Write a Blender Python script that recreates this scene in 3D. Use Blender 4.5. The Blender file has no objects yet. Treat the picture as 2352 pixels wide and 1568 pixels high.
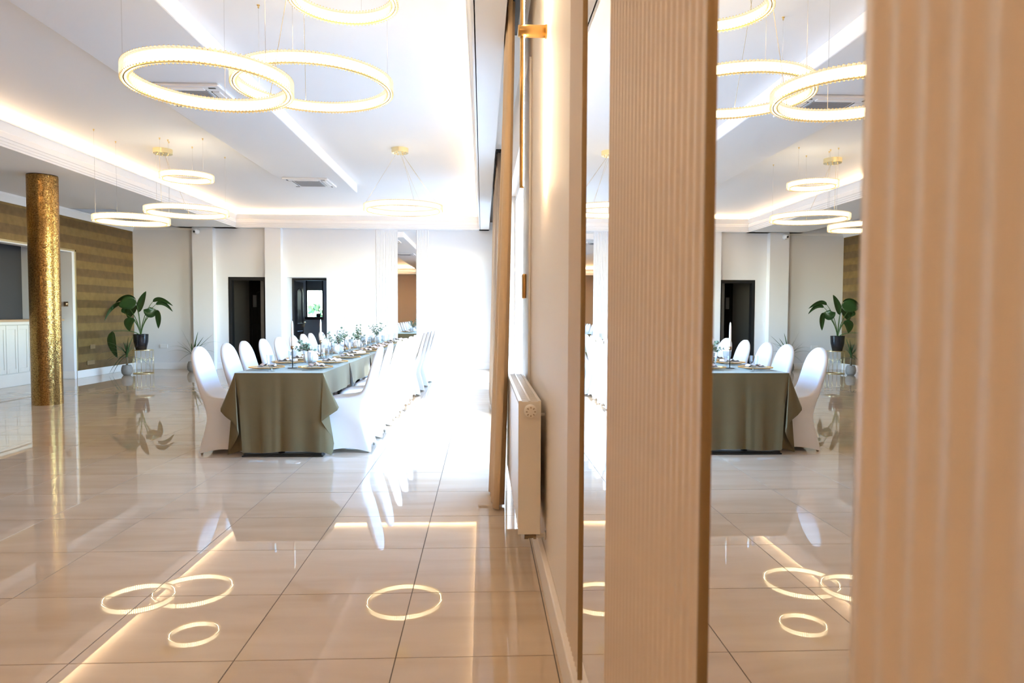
import bpy, bmesh, math, random
from math import sin, cos, pi, radians, sqrt
from mathutils import Vector, Matrix
random.seed(7)
SC = bpy.context.scene
COL = SC.collection

# ------------------------------------------------------------------ camera
CAMH = 1.3008
def make_camera():
    p, y, r = .04184, .04355, -.004
    fwd = Vector((sin(y)*cos(p), cos(y)*cos(p), -sin(p)))
    right = Vector((cos(y), -sin(y), 0)); down = fwd.cross(right)
    r2 = cos(r)*right + sin(r)*down; d2 = -sin(r)*right + cos(r)*down
    cam = bpy.data.cameras.new('camera'); o = bpy.data.objects.new('camera', cam); COL.objects.link(o)
    up = -d2; back = -fwd
    o.matrix_world = Matrix(((r2.x, up.x, back.x, 0), (r2.y, up.y, back.y, 0), (r2.z, up.z, back.z, CAMH), (0, 0, 0, 1)))
    cam.sensor_width = 36; cam.lens = 36*1569.3/2352
    cam.clip_start = .02; cam.clip_end = 200
    cam.dof.use_dof = True; cam.dof.focus_distance = 7.5; cam.dof.aperture_fstop = 4.8
    SC.camera = o
    return r2, d2, fwd
CR, CD, CF = make_camera()
def at(px, py, axis, val):
    """point of the room seen at a photograph pixel on the plane axis = val"""
    d = CR*((px-1176)/1569.3) + CD*((py-784)/1569.3) + CF
    C = Vector((0, 0, CAMH)); t = (val-C[axis])/d[axis]
    return C + d*t

# ------------------------------------------------------------------ world, sun, exposure
SUN_DIR = Vector((.53, -.85, 0)).normalized()*cos(radians(29)) + Vector((0, 0, sin(radians(29))))
def make_world():
    w = bpy.data.worlds.new('sky'); SC.world = w; w.use_nodes = True
    nt = w.node_tree; bg = nt.nodes['Background']
    sky = nt.nodes.new('ShaderNodeTexSky'); sky.sky_type = 'NISHITA'; sky.sun_disc = False
    sky.sun_elevation = radians(29); sky.sun_rotation = math.atan2(SUN_DIR.x, SUN_DIR.y)
    sky.air_density = .9; sky.dust_density = .2; sky.ozone_density = 4
    nt.links.new(sky.outputs[0], bg.inputs[0]); bg.inputs[1].default_value = 2.2
    s = bpy.data.lights.new('sun', 'SUN'); s.energy = 4.5; s.angle = radians(.6); s.color = (1, .98, .95)
    o = bpy.data.objects.new('sun', s); COL.objects.link(o)
    o.rotation_euler = SUN_DIR.to_track_quat('Z', 'Y').to_euler(); o.location = (6, -6, 8)
make_world()
SC.view_settings.view_transform = 'Standard'; SC.view_settings.look = 'None'
SC.view_settings.gamma = 1; SC.view_settings.use_curve_mapping = False
SC.view_settings.exposure = 0.86
try:
    SC.cycles.sample_clamp_indirect = 6.0; SC.cycles.max_bounces = 10; SC.cycles.diffuse_bounces = 6
    SC.cycles.transparent_max_bounces = 24
except Exception:
    pass

def area(name, loc, rot, sx, sy, energy, color=(1, 1, 1), portal=False, spread=pi):
    l = bpy.data.lights.new(name, 'AREA'); l.shape = 'RECTANGLE'; l.size = sx; l.size_y = sy
    l.energy = energy; l.color = color; l.spread = spread
    o = bpy.data.objects.new(name, l); COL.objects.link(o); o.location = loc; o.rotation_euler = rot
    if portal: l.cycles.is_portal = True
    return o
# daylight through the two glazed openings of the right wall (light portals only)
area('window_portal', (.62, 6.72, 1.37), (0, pi/2, 0), 2.7, 3.3, 1, portal=True)
area('window_portal', (.62, 12.05, 1.37), (0, pi/2, 0), 2.7, 5.6, 1, portal=True)
# warm led tape laid behind the lip of the ceiling cove
WARM = (1, .66, .36)
COVE = dict(x0=-5.40, x1=-.12, y0=-2.0, y1=15.40)
def cove_lights():
    c = COVE; z = 3.462; o = .17; LY = c['y1']-c['y0']; LX = c['x1']-c['x0']; my = (c['y1']+c['y0'])/2; mx = (c['x1']+c['x0'])/2
    t = radians(180-28)
    area('cove_led', (c['x0']-o, my, z), (0, -t, 0), .03, LY, 8.5*LY, WARM)
    area('cove_led', (c['x1']+o, my, z), (0, t, 0), .03, LY, 4.5*LY, WARM)
    area('cove_led', (mx, c['y1']+o, z), (-t, 0, 0), LX, .03, 6*LX, WARM)
    area('cove_led', (mx, c['y0']-o, z), (t, 0, 0), LX, .03, 150*LX, WARM)
cove_lights()

# ------------------------------------------------------------------ materials
def new_mat(name):
    m = bpy.data.materials.new(name); m.use_nodes = True
    return m, m.node_tree, m.node_tree.nodes['Principled BSDF']
def mat(name, col, rough=.5, metal=0, var=.05, scale=8, spec=.5, bump=0, bscale=200, stretch=(1, 1, 1), **kw):
    m, nt, b = new_mat(name)
    tc = nt.nodes.new('ShaderNodeTexCoord'); mp = nt.nodes.new('ShaderNodeMapping'); mp.inputs['Scale'].default_value = stretch
    nz = nt.nodes.new('ShaderNodeTexNoise'); nz.inputs['Scale'].default_value = scale; nz.inputs['Detail'].default_value = 4
    rp = nt.nodes.new('ShaderNodeMapRange'); rp.inputs['To Min'].default_value = 1-var; rp.inputs['To Max'].default_value = 1+var
    mx = nt.nodes.new('ShaderNodeMix'); mx.data_type = 'RGBA'; mx.blend_type = 'MULTIPLY'; mx.inputs['Factor'].default_value = 1
    L = nt.links
    L.new(tc.outputs['Object'], mp.inputs[0]); L.new(mp.outputs[0], nz.inputs['Vector']); L.new(nz.outputs['Fac'], rp.inputs['Value'])
    mx.inputs['A'].default_value = (*col, 1); L.new(rp.outputs[0], mx.inputs['B']); L.new(mx.outputs['Result'], b.inputs['Base Color'])
    b.inputs['Roughness'].default_value = rough; b.inputs['Metallic'].default_value = metal
    b.inputs['Specular IOR Level'].default_value = spec
    for k, v in kw.items(): b.inputs[k].default_value = v
    if bump:
        n2 = nt.nodes.new('ShaderNodeTexNoise'); n2.inputs['Scale'].default_value = bscale
        bp = nt.nodes.new('ShaderNodeBump'); bp.inputs['Strength'].default_value = bump; bp.inputs['Distance'].default_value = .002
        L.new(mp.outputs[0], n2.inputs['Vector']); L.new(n2.outputs['Fac'], bp.inputs['Height']); L.new(bp.outputs[0], b.inputs['Normal'])
    return m
def glow(name, col, strength):
    m, nt, b = new_mat(name)
    b.inputs['Base Color'].default_value = (*col, 1); b.inputs['Emission Color'].default_value = (*col, 1)
    b.inputs['Emission Strength'].default_value = strength
    return m
def clear(name, tint=(.97, .98, .98), fres=1.35, rough=.02, extra=.0):
    m = bpy.data.materials.new(name); m.use_nodes = True; nt = m.node_tree; nt.nodes.clear()
    out = nt.nodes.new('ShaderNodeOutputMaterial'); mix = nt.nodes.new('ShaderNodeMixShader')
    tr = nt.nodes.new('ShaderNodeBsdfTransparent'); gl = nt.nodes.new('ShaderNodeBsdfGlossy'); fr = nt.nodes.new('ShaderNodeLayerWeight'); pw = nt.nodes.new('ShaderNodeMath'); pw.operation = 'POWER'; pw.inputs[1].default_value = 4.5
    ad = nt.nodes.new('ShaderNodeMath'); ad.operation = 'ADD'; ad.inputs[1].default_value = extra; ad.use_clamp = True
    tr.inputs[0].default_value = (*tint, 1); gl.inputs['Roughness'].default_value = rough; fr.inputs['Blend'].default_value = .5; sc_ = nt.nodes.new('ShaderNodeMath'); sc_.operation = 'MULTIPLY'; sc_.inputs[1].default_value = fres-.75
    L = nt.links; L.new(fr.outputs['Facing'], pw.inputs[0]); L.new(pw.outputs[0], sc_.inputs[0]); L.new(sc_.outputs[0], ad.inputs[0]); L.new(ad.outputs[0], mix.inputs[0]); L.new(tr.outputs[0], mix.inputs[1]); L.new(gl.outputs[0], mix.inputs[2])
    L.new(mix.outputs[0], out.inputs[0])
    return m
M = {}
M['wall'] = mat('wall_paint', (.765, .775, .79), .6, var=.015, scale=2, bump=.08, bscale=300)
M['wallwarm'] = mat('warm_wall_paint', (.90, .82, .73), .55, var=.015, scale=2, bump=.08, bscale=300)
M['taupe'] = mat('taupe_wall_paint', (.60, .44, .31), .6, var=.02, scale=2)
M['ceil'] = mat('ceiling_paint', (.85, .852, .855), .7, var=.01, scale=1.5)
M['trim'] = mat('trim_gloss_paint', (.84, .83, .81), .35, var=.01)
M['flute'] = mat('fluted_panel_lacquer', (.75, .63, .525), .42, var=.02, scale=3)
M['flute_lit'] = mat('fluted_panel_lit_lacquer', (.83, .83, .83), .42, var=.015, scale=3)  # lit copy of the same panel lacquer, strong daylight put into the colour
M['grout'] = mat('grout', (.10, .075, .055), .8, var=.1, scale=30)
M['dark'] = mat('black_paint', (.012, .012, .013), .35, var=.1)
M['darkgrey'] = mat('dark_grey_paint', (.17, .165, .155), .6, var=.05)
M['slate'] = mat('slate_grey_paint', (.38, .40, .43), .6, var=.03)
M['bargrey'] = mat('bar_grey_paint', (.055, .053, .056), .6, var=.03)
M['gold'] = mat('polished_gold', (.90, .66, .28), .16, 1, var=.05, scale=20)
M['goldsatin'] = mat('satin_gold', (.80, .52, .20), .3, 1, var=.08, scale=30)
M['pale'] = mat('pale_brass', (.86, .74, .45), .25, 1, var=.05, scale=20)
M['chrome'] = mat('chrome', (.75, .74, .72), .12, 1, var=.03)
M['bronze'] = mat('bronze_valve', (.30, .22, .14), .3, 1, var=.1, scale=40)
M['black'] = mat('black_metal', (.015, .015, .015), .45, .3, var=.1)
M['spandex'] = mat('white_stretch_fabric', (.74, .74, .76), .62, var=.02, scale=12, bump=.05, bscale=500)
M['cloth'] = mat('sage_tablecloth_linen', (.108, .084, .036), .8, var=.06, scale=14, bump=.12, bscale=600, **{'Sheen Weight': .5, 'Sheen Roughness': .45, 'Sheen Tint': (.86, .95, .90, 1)})
M['plate'] = clear('clear_plate_glass', (.86, .88, .87), 1.6, .05, .08)
M['glass'] = clear('drinking_glass', (.92, .94, .95), 1.6, .03, .10)
M['pane'] = clear('window_glass', (.96, .98, .97), 1.2, .01, .0)
M['bead'] = mat('gold_beads', (.83, .58, .25), .3, 1, var=.1, scale=60)
M['napkin'] = mat('blush_napkin_linen', (.74, .62, .56), .8, var=.05, scale=30, bump=.1, bscale=700)
M['wax'] = mat('ivory_wax', (.88, .83, .77), .45, var=.02, **{'Subsurface Weight': .1})
M['wick'] = mat('candle_wick', (.05, .04, .03), .9)
M['vase'] = mat('white_matte_ceramic', (.82, .79, .75), .7, var=.04, scale=15, bump=.1, bscale=120)
M['euca'] = mat('eucalyptus_leaf', (.16, .24, .17), .6, var=.35, scale=25)
M['twig'] = mat('twig_bark', (.16, .12, .07), .8, var=.2)
M['leaf'] = mat('glossy_palm_leaf', (.018, .058, .012), .32, var=.35, scale=9, stretch=(1, 1, .3))
M['blade'] = mat('dracaena_leaf', (.030, .070, .018), .4, var=.3, scale=14)
M['stalk'] = mat('green_stalk', (.07, .14, .04), .5, var=.2)
M['soil'] = mat('potting_soil', (.03, .02, .015), .95, var=.4, scale=50)
M['pot'] = mat('black_glazed_pot', (.012, .012, .016), .12, var=.05)
M['potgrey'] = mat('grey_stone_pot', (.26, .25, .23), .7, var=.15, scale=25, bump=.2)
M['curtain'] = mat('sand_velvet_curtain', (.70, .52, .33), .85, var=.07, scale=30, bump=.15, bscale=350, stretch=(1, 1, .25), **{'Sheen Weight': .2})
M['radiator'] = mat('radiator_enamel', (.84, .80, .74), .3, var=.015)
M['plastic'] = mat('white_plastic', (.82, .82, .82), .4, var=.02)
M['vent'] = mat('grey_vent_plastic', (.42, .43, .45), .5, var=.05)
M['counter'] = mat('white_panelled_wood', (.74, .71, .64), .45, var=.03, scale=6, stretch=(1, 1, .15))
M['oak'] = mat('oak_edge', (.50, .34, .20), .5, var=.15, scale=12, stretch=(1, .1, 1))
M['steel'] = mat('cutlery_steel', (.6, .6, .62), .2, 1, var=.03)
M['led'] = glow('led_band', (1, .85, .60), 15)
M['ledline'] = glow('led_line', (1, .72, .43), 230)
def crystal_mat():
    m = clear('crystal_prism', (.58, .565, .53), 1.5, .05, .06); nt = m.node_tree
    out = nt.nodes['Material Output']; sh = out.inputs[0].links[0].from_node
    em = nt.nodes.new('ShaderNodeEmission'); em.inputs[0].default_value = (1, .87, .62, 1); em.inputs[1].default_value = 1.25  # glow added to the prisms, standing in for the led light they catch
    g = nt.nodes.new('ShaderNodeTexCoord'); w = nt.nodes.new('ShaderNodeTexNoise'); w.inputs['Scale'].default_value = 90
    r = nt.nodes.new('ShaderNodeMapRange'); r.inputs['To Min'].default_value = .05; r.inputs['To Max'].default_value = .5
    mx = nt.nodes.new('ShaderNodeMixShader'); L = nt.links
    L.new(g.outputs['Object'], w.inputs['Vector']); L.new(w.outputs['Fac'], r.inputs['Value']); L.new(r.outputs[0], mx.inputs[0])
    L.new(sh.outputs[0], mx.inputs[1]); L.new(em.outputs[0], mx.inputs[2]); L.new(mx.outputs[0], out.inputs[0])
    return m
M['crystal'] = crystal_mat()
M['edge'] = mat('bronze_shade_edge', (.30, .20, .10), .45, .4, var=.05)  # brown with the panel end's shade put in, shared by the bronze socket plates
M['terrace'] = mat('terrace_paving', (.45, .43, .40), .8, var=.1, scale=3)
M['hedge'] = mat('garden_hedge', (.10, .20, .05), .7, var=.4, scale=5)

def mirror_mat():
    m, nt, b = new_mat('silvered_mirror')
    n = nt.nodes.new('ShaderNodeTexNoise'); n.inputs['Scale'].default_value = 3
    r = nt.nodes.new('ShaderNodeMapRange'); r.inputs['To Min'].default_value = 0.0; r.inputs['To Max'].default_value = .006
    nt.links.new(n.outputs['Fac'], r.inputs['Value']); nt.links.new(r.outputs[0], b.inputs['Roughness'])
    b.inputs['Base Color'].default_value = (.93, .93, .92, 1); b.inputs['Metallic'].default_value = 1
    return m
M['mirror'] = mirror_mat()

def tile_mat():
    m, nt, b = new_mat('polished_porcelain_tile'); L = nt.links
    g = nt.nodes.new('ShaderNodeNewGeometry'); mp = nt.nodes.new('ShaderNodeMapping'); mp.inputs['Scale'].default_value = (.5, 2.6, 1)
    oi = nt.nodes.new('ShaderNodeObjectInfo')
    ad = nt.nodes.new('ShaderNodeVectorMath'); ad.operation = 'MULTIPLY_ADD'; ad.inputs[1].default_value = (7, 3, 5)
    cb = nt.nodes.new('ShaderNodeCombineXYZ')
    for i in range(3): L.new(oi.outputs['Random'], cb.inputs[i])
    L.new(cb.outputs[0], ad.inputs[0]); L.new(g.outputs['Position'], ad.inputs[2]); L.new(ad.outputs[0], mp.inputs[0])
    n = nt.nodes.new('ShaderNodeTexNoise'); n.inputs['Scale'].default_value = 2.2; n.inputs['Detail'].default_value = 6; n.inputs['Distortion'].default_value = .6
    L.new(mp.outputs[0], n.inputs['Vector'])
    cr = nt.nodes.new('ShaderNodeValToRGB'); e = cr.color_ramp.elements
    e[0].position = .3; e[0].color = (.545, .42, .295, 1); e[1].position = .7; e[1].color = (.63, .505, .375, 1)
    L.new(n.outputs['Fac'], cr.inputs[0]); L.new(cr.outputs[0], b.inputs['Base Color'])
    b.inputs['Roughness'].default_value = .012; b.inputs['IOR'].default_value = 1.52
    return m
M['tile'] = tile_mat()

def wallpaper_mat():
    m, nt, b = new_mat('gold_striped_wallpaper'); L = nt.links
    g = nt.nodes.new('ShaderNodeNewGeometry'); sp = nt.nodes.new('ShaderNodeSeparateXYZ'); L.new(g.outputs['Position'], sp.inputs[0])
    mu = nt.nodes.new('ShaderNodeMath'); mu.operation = 'MULTIPLY'; mu.inputs[1].default_value = 1/.304; L.new(sp.outputs['Z'], mu.inputs[0])
    fr = nt.nodes.new('ShaderNodeMath'); fr.operation = 'FRACT'; L.new(mu.outputs[0], fr.inputs[0])
    gt = nt.nodes.new('ShaderNodeMath'); gt.operation = 'GREATER_THAN'; gt.inputs[1].default_value = .5; L.new(fr.outputs[0], gt.inputs[0])
    nz = nt.nodes.new('ShaderNodeTexNoise'); nz.inputs['Scale'].default_value = 9; nz.inputs['Detail'].default_value = 6; L.new(g.outputs['Position'], nz.inputs['Vector'])
    mx = nt.nodes.new('ShaderNodeMix'); mx.data_type = 'RGBA'; L.new(gt.outputs[0], mx.inputs['Factor'])
    mx.inputs['A'].default_value = (.36, .235, .083, 1); mx.inputs['B'].default_value = (.26, .162, .066, 1)
    m2 = nt.nodes.new('ShaderNodeMix'); m2.data_type = 'RGBA'; m2.blend_type = 'MULTIPLY'; m2.inputs['Factor'].default_value = .5
    L.new(mx.outputs['Result'], m2.inputs['A']); L.new(nz.outputs['Fac'], m2.inputs['B']); L.new(m2.outputs['Result'], b.inputs['Base Color'])
    mr = nt.nodes.new('ShaderNodeMapRange'); mr.inputs['To Min'].default_value = .5; mr.inputs['To Max'].default_value = .35; L.new(gt.outputs[0], mr.inputs['Value'])
    L.new(mr.outputs[0], b.inputs['Roughness']); b.inputs['Metallic'].default_value = .55
    return m
M['wallpaper'] = wallpaper_mat()

def sheer_mat():
    m = bpy.data.materials.new('daylit_curtain_fabric'); m.use_nodes = True; nt = m.node_tree; L = nt.links
    b = nt.nodes['Principled BSDF']; out = nt.nodes['Material Output']
    tc = nt.nodes.new('ShaderNodeTexCoord'); nz = nt.nodes.new('ShaderNodeTexNoise'); nz.inputs['Scale'].default_value = 25; L.new(tc.outputs['Object'], nz.inputs['Vector'])
    cr = nt.nodes.new('ShaderNodeValToRGB'); cr.color_ramp.elements[0].color = (.58, .45, .33, 1); cr.color_ramp.elements[1].color = (.66, .53, .41, 1)
    L.new(nz.outputs['Fac'], cr.inputs[0]); L.new(cr.outputs[0], b.inputs['Base Color']); b.inputs['Roughness'].default_value = .85
    t = nt.nodes.new('ShaderNodeBsdfTranslucent'); L.new(cr.outputs[0], t.inputs[0])
    mx = nt.nodes.new('ShaderNodeMixShader'); mx.inputs[0].default_value = .35
    L.new(b.outputs[0], mx.inputs[1]); L.new(t.outputs[0], mx.inputs[2]); L.new(mx.outputs[0], out.inputs[0])
    return m
M['sheer'] = sheer_mat()

def mosaic_mat():
    m, nt, b = new_mat('gold_mosaic'); L = nt.links
    at_ = nt.nodes.new('ShaderNodeTexCoord'); nz = nt.nodes.new('ShaderNodeTexNoise'); nz.inputs['Scale'].default_value = 60
    L.new(at_.outputs['Object'], nz.inputs['Vector'])
    cr = nt.nodes.new('ShaderNodeValToRGB'); cr.color_ramp.elements[0].position = .35; cr.color_ramp.elements[1].position = .65
    cr.color_ramp.elements[0].color = (.30, .16, .04, 1); cr.color_ramp.elements[1].color = (.66, .41, .135, 1)
    L.new(nz.outputs['Fac'], cr.inputs[0]); L.new(cr.outputs[0], b.inputs['Base Color'])
    b.inputs['Metallic'].default_value = 1; b.inputs['Roughness'].default_value = .3
    return m
M['mosaic'] = mosaic_mat()

# ------------------------------------------------------------------ mesh helpers
class MB:
    def __init__(s): s.v = []; s.f = []
    def add(s, vs, fs):
        n = len(s.v); s.v += [tuple(v) for v in vs]; s.f += [tuple(i+n for i in f) for f in fs]; return s
    def box(s, a, b, bev=0):
        (x0, y0, z0), (x1, y1, z1) = a, b
        if x0 > x1: x0, x1 = x1, x0
        if y0 > y1: y0, y1 = y1, y0
        if z0 > z1: z0, z1 = z1, z0
        if not bev:
            return s.add([(x0,y0,z0),(x1,y0,z0),(x1,y1,z0),(x0,y1,z0),(x0,y0,z1),(x1,y0,z1),(x1,y1,z1),(x0,y1,z1)],
                         [(0,3,2,1),(4,5,6,7),(0,1,5,4),(1,2,6,5),(2,3,7,6),(3,0,4,7)])
        c = bev; r = lambda i, z: [(x0+i,y0+c,z),(x0+c,y0+i,z),(x1-c,y0+i,z),(x1-i,y0+c,z),(x1-i,y1-c,z),(x1-c,y1-i,z),(x0+c,y1-i,z),(x0+i,y1-c,z)]
        k = c*.5; vs = r(k, z0)+r(0, z0+c)+r(0, z1-c)+r(k, z1); fs = [tuple(range(7, -1, -1)), tuple(range(24, 32))]
        for q in range(3):
            for i in range(8): j = (i+1) % 8; fs.append((q*8+i, q*8+j, q*8+8+j, q*8+8+i))
        return s.add(vs, fs)
    def tube(s, pts, r, n=8, cap=True):
        pts = [Vector(p) for p in pts]; rs = r if isinstance(r, (list, tuple)) else [r]*len(pts)
        up = None; vs = []
        for i, p in enumerate(pts):
            t = (pts[min(i+1, len(pts)-1)]-pts[max(i-1, 0)]).normalized()
            if up is None:
                up = Vector((0, 0, 1)) if abs(t.z) < .9 else Vector((1, 0, 0))
            a = t.cross(up).normalized(); b = a.cross(t).normalized(); up = b
            for k in range(n):
                q = 2*pi*k/n; vs.append(p + (a*cos(q)+b*sin(q))*rs[i])
        fs = []
        for i in range(len(pts)-1):
            for k in range(n): j = (k+1) % n; fs.append((i*n+k, i*n+j, i*n+n+j, i*n+n+k))
        if cap: fs += [tuple(range(n-1, -1, -1)), tuple(range((len(pts)-1)*n, len(pts)*n))]
        return s.add(vs, fs)
    def lathe(s, prof, n=24, c=(0, 0, 0), cap=False):
        vs = []; fs = []
        for r, z in prof:
            for k in range(n): q = 2*pi*k/n; vs.append((c[0]+r*cos(q), c[1]+r*sin(q), c[2]+z))
        for i in range(len(prof)-1):
            for k in range(n): j = (k+1) % n; fs.append((i*n+k, i*n+j, i*n+n+j, i*n+n+k))
        if cap:
            if prof[0][0] > 1e-6: fs.append(tuple(range(n-1, -1, -1)))
            if prof[-1][0] > 1e-6: fs.append(tuple(range((len(prof)-1)*n, len(prof)*n)))
        return s.add(vs, fs)
    def torus(s, R, r, c=(0, 0, 0), n=40, k=8):
        vs = []; fs = []
        for i in range(n):
            a = 2*pi*i/n
            for j in range(k):
                b = 2*pi*j/k; vs.append((c[0]+(R+r*cos(b))*cos(a), c[1]+(R+r*cos(b))*sin(a), c[2]+r*sin(b)))
        for i in range(n):
            for j in range(k):
                fs.append((i*k+j, ((i+1) % n)*k+j, ((i+1) % n)*k+(j+1) % k, i*k+(j+1) % k))
        return s.add(vs, fs)
    def grid(s, rows):
        n = len(rows[0]); vs = [p for r in rows for p in r]; fs = []
        for i in range(len(rows)-1):
            for k in range(n-1): fs.append((i*n+k, i*n+k+1, i*n+n+k+1, i*n+n+k))
        return s.add(vs, fs)
    def build(s, name, m, parent=None, smooth=False, solid=0, subsurf=0, loc=None, bevel=0):
        me = bpy.data.meshes.new(name); me.from_pydata(s.v, [], s.f); me.update()
        bm = bmesh.new(); bm.from_mesh(me); bmesh.ops.remove_doubles(bm, verts=bm.verts, dist=1e-6)
        bmesh.ops.recalc_face_normals(bm, faces=bm.faces); bm.to_mesh(me); bm.free()
        return link(name, me, m, parent, smooth, solid, subsurf, loc, bevel)
def link(name, me, m, parent=None, smooth=False, solid=0, subsurf=0, loc=None, bevel=0):
    o = bpy.data.objects.new(name, me); COL.objects.link(o)
    if m and not me.materials: me.materials.append(m)
    if smooth:
        me.polygons.foreach_set('use_smooth', [True]*len(me.polygons))
    if solid:
        d = o.modifiers.new('thickness', 'SOLIDIFY'); d.thickness = solid; d.offset = 0
    if bevel:
        d = o.modifiers.new('bevel', 'BEVEL'); d.width = bevel; d.segments = 2; d.limit_method = 'ANGLE'
    if subsurf:
        d = o.modifiers.new('smooth', 'SUBSURF'); d.levels = d.render_levels = subsurf
    if parent: o.parent = parent
    if loc: o.location = loc
    return o
def tag(o, label, cat, group=None):
    o['label'] = label; o['category'] = cat
    if group: o['group'] = group
    return o
def thing(name, label, cat, loc=(0, 0, 0), rz=0, group=None):
    o = bpy.data.objects.new(name, None); COL.objects.link(o); o.location = loc; o.rotation_euler = (0, 0, rz); o.empty_display_size = .1
    return tag(o, label, cat, group)
def dup(root, loc, rz, label, group=None, skip=()):
    r = root.copy(); COL.objects.link(r); r.location = loc; r.rotation_euler = (0, 0, rz); r['label'] = label
    if group: r['group'] = group
    for ch in list(root.children):
        if ch.name.split('.')[0] in skip: continue
        c = ch.copy(); COL.objects.link(c); c.parent = r
        for g in list(ch.children):
            d = g.copy(); COL.objects.link(d); d.parent = c
    return r
def struct(o):
    o['kind'] = 'structure'; return o
def sbox(name, a, b, m): return struct(MB().box(a, b).build(name, m))
ORD = ['nearest', 'second', 'third', 'fourth', 'fifth', 'sixth', 'seventh', 'eighth', 'ninth', 'tenth', 'eleventh', 'twelfth', 'thirteenth']

# ------------------------------------------------------------------ room shell
XR, XL, YB, YF = .315, -7.81, 15.70, -3.0
ZS, ZC = 3.17, 3.54
def floor():
    base = sbox('floor', (-10.2, YF-.2, -.12), (XR, 17.9, -.0022), M['grout'])
    s = .6; x0 = -.3237; y0 = 2.5395; g = .0042
    me = None; near = []; rest = MB()
    for i in range(-17, 2):
        for j in range(-10, 26):
            xa = x0+s*i; ya = y0+s*j
            xb = min(xa+s, XR-.001) if i >= 1 else xa+s
            if xa > XR-.02: continue
            cx, cy = xa+s/2, ya+s/2
            v = Vector((cx, cy, -CAMH)); dep = v.dot(CF)
            if dep > .3:  # nearest tiles first
                px = 1176+1569.3*v.dot(CR)/dep; py = 784+1569.3*v.dot(CD)/dep
            else: px = py = 1e9
            if i < 1 and -260 < px < 2500 and py < 1900 and dep < 13.3: near.append((dep, xa, ya))
            else: rest.box((xa+g/2, ya+g/2, -.006), (xb-g/2, ya+s-g/2, 0))
    near.sort()
    me_src = MB().box((g/2, g/2, -.006), (s-g/2, s-g/2, 0)).build('tile', M['tile'], base)
    first = True
    for k, (d, xa, ya) in enumerate(near):
        if k >= 298:
            rest.box((xa+g/2, ya+g/2, -.006), (xa+s-g/2, ya+s-g/2, 0)); continue
        o = me_src if first else me_src.copy()
        if not first: COL.objects.link(o)
        first = False
        o.location = (xa, ya, 0)
        o.rotation_euler = (random.gauss(0, .0003), random.gauss(0, .0003), 0)
    r = rest.build('tiles', M['tile'], base); r['kind'] = 'stuff'
floor()

def ceiling():
    c = COVE
    b = MB().box((c['x0']-.35, c['y0']-.35, ZC), (c['x1']+.30, YB, ZC+.12))
    struct(b.build('ceiling', M['ceil']))
    # dropped strip that carries the air conditioners
    p = MB().box((-3.20, c['y0']-.3, 3.385), (-2.19, 12.15, ZC))
    struct(p.build('ceiling_panel', M['ceil'], bevel=.012))
    # perimeter soffits
    so = MB()
    so.box((-6.75, YF, ZS), (c['x0']-.07, YB, 3.455)); so.box((-6.75, YF, 3.455), (c['x0']-.35, YB, ZC))
    so.box((c['x1']+.045, YF, ZS), (.145, YB, 3.44)); so.box((.145, YF, ZS), (XR, 3.0, 3.44)); so.box((.145, 3.0, 3.36), (XR, YB, 3.44))
    so.box((c['x1']+.2, YF, 3.44), (XR, YB, ZC))
    so.box((-6.75, c['y1']+.07, ZS), (.145, YB, 3.44)); so.box((-6.75, c['y1']+.22, 3.44), (.145, YB, ZC))
    so.box((-6.75, YF, ZS), (.145, c['y0']-.07, 3.44)); so.box((-6.75, YF, 3.44), (.145, c['y0']-.3, ZC))
    struct(so.build('ceiling_soffit', M['ceil']))
    lz = MB().box((-10.2, YF, 3.225), (-6.75, 13.3, 3.4)).box((-8.2, 13.3, 3.50), (-6.75, YB, 3.6)).box((-8.2, 13.28, 3.225), (-6.75, 13.32, 3.5)).box((-8.2, 13.28, 3.20), (-8.0, YB+.1, 3.6))
    struct(lz.build('ceiling_left', M['ceil']))
ceiling()

def cornice():
    c = COVE
    prof = [(.07, ZS), (.062, ZS), (.062, 3.195), (.052, 3.20), (.052, 3.228), (.044, 3.232), (.044, 3.262), (.034, 3.268), (.034, 3.33), (.045, 3.335), (.052, 3.345), (.012, 3.435), (0, 3.438), (0, 3.455), (.10, 3.455)]
    vs = []; n = len(prof)
    for sx, sy in ((0, 0), (1, 0), (1, 1), (0, 1)):
        for o, z in prof:
            x = c['x1']+o if sx else c['x0']-o; y = c['y1']+o if sy else c['y0']-o
            if sx and o > .09: x = c['x1']+.05
            vs.append((x, y, z))
    fs = []
    for k in range(4):
        q = (k+1) % 4
        for i in range(n-1): fs.append((k*n+i, q*n+i, q*n+i+1, k*n+i+1))
    struct(MB().add(vs, fs).build('trim_1', M['trim']))
    # crown moulding where the gold wall meets its ceiling
    pr = [(0, 3.08), (.012, 3.08), (.012, 3.10), (.05, 3.17), (.06, 3.19), (.06, 3.225), (0, 3.225)]
    struct(MB().grid([[(XL+a, y, z) for a, z in pr] for y in (YF, YB)]).build('trim_2', M['trim']))
    struct(MB().grid([[(x, YB-a, z) for a, z in [(0, 3.12), (.012, 3.12), (.03, 3.16), (.03, 3.18), (0, 3.18)]] for x in (XL, -6.43)]).build('trim_3', M['trim']))
cornice()

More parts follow.
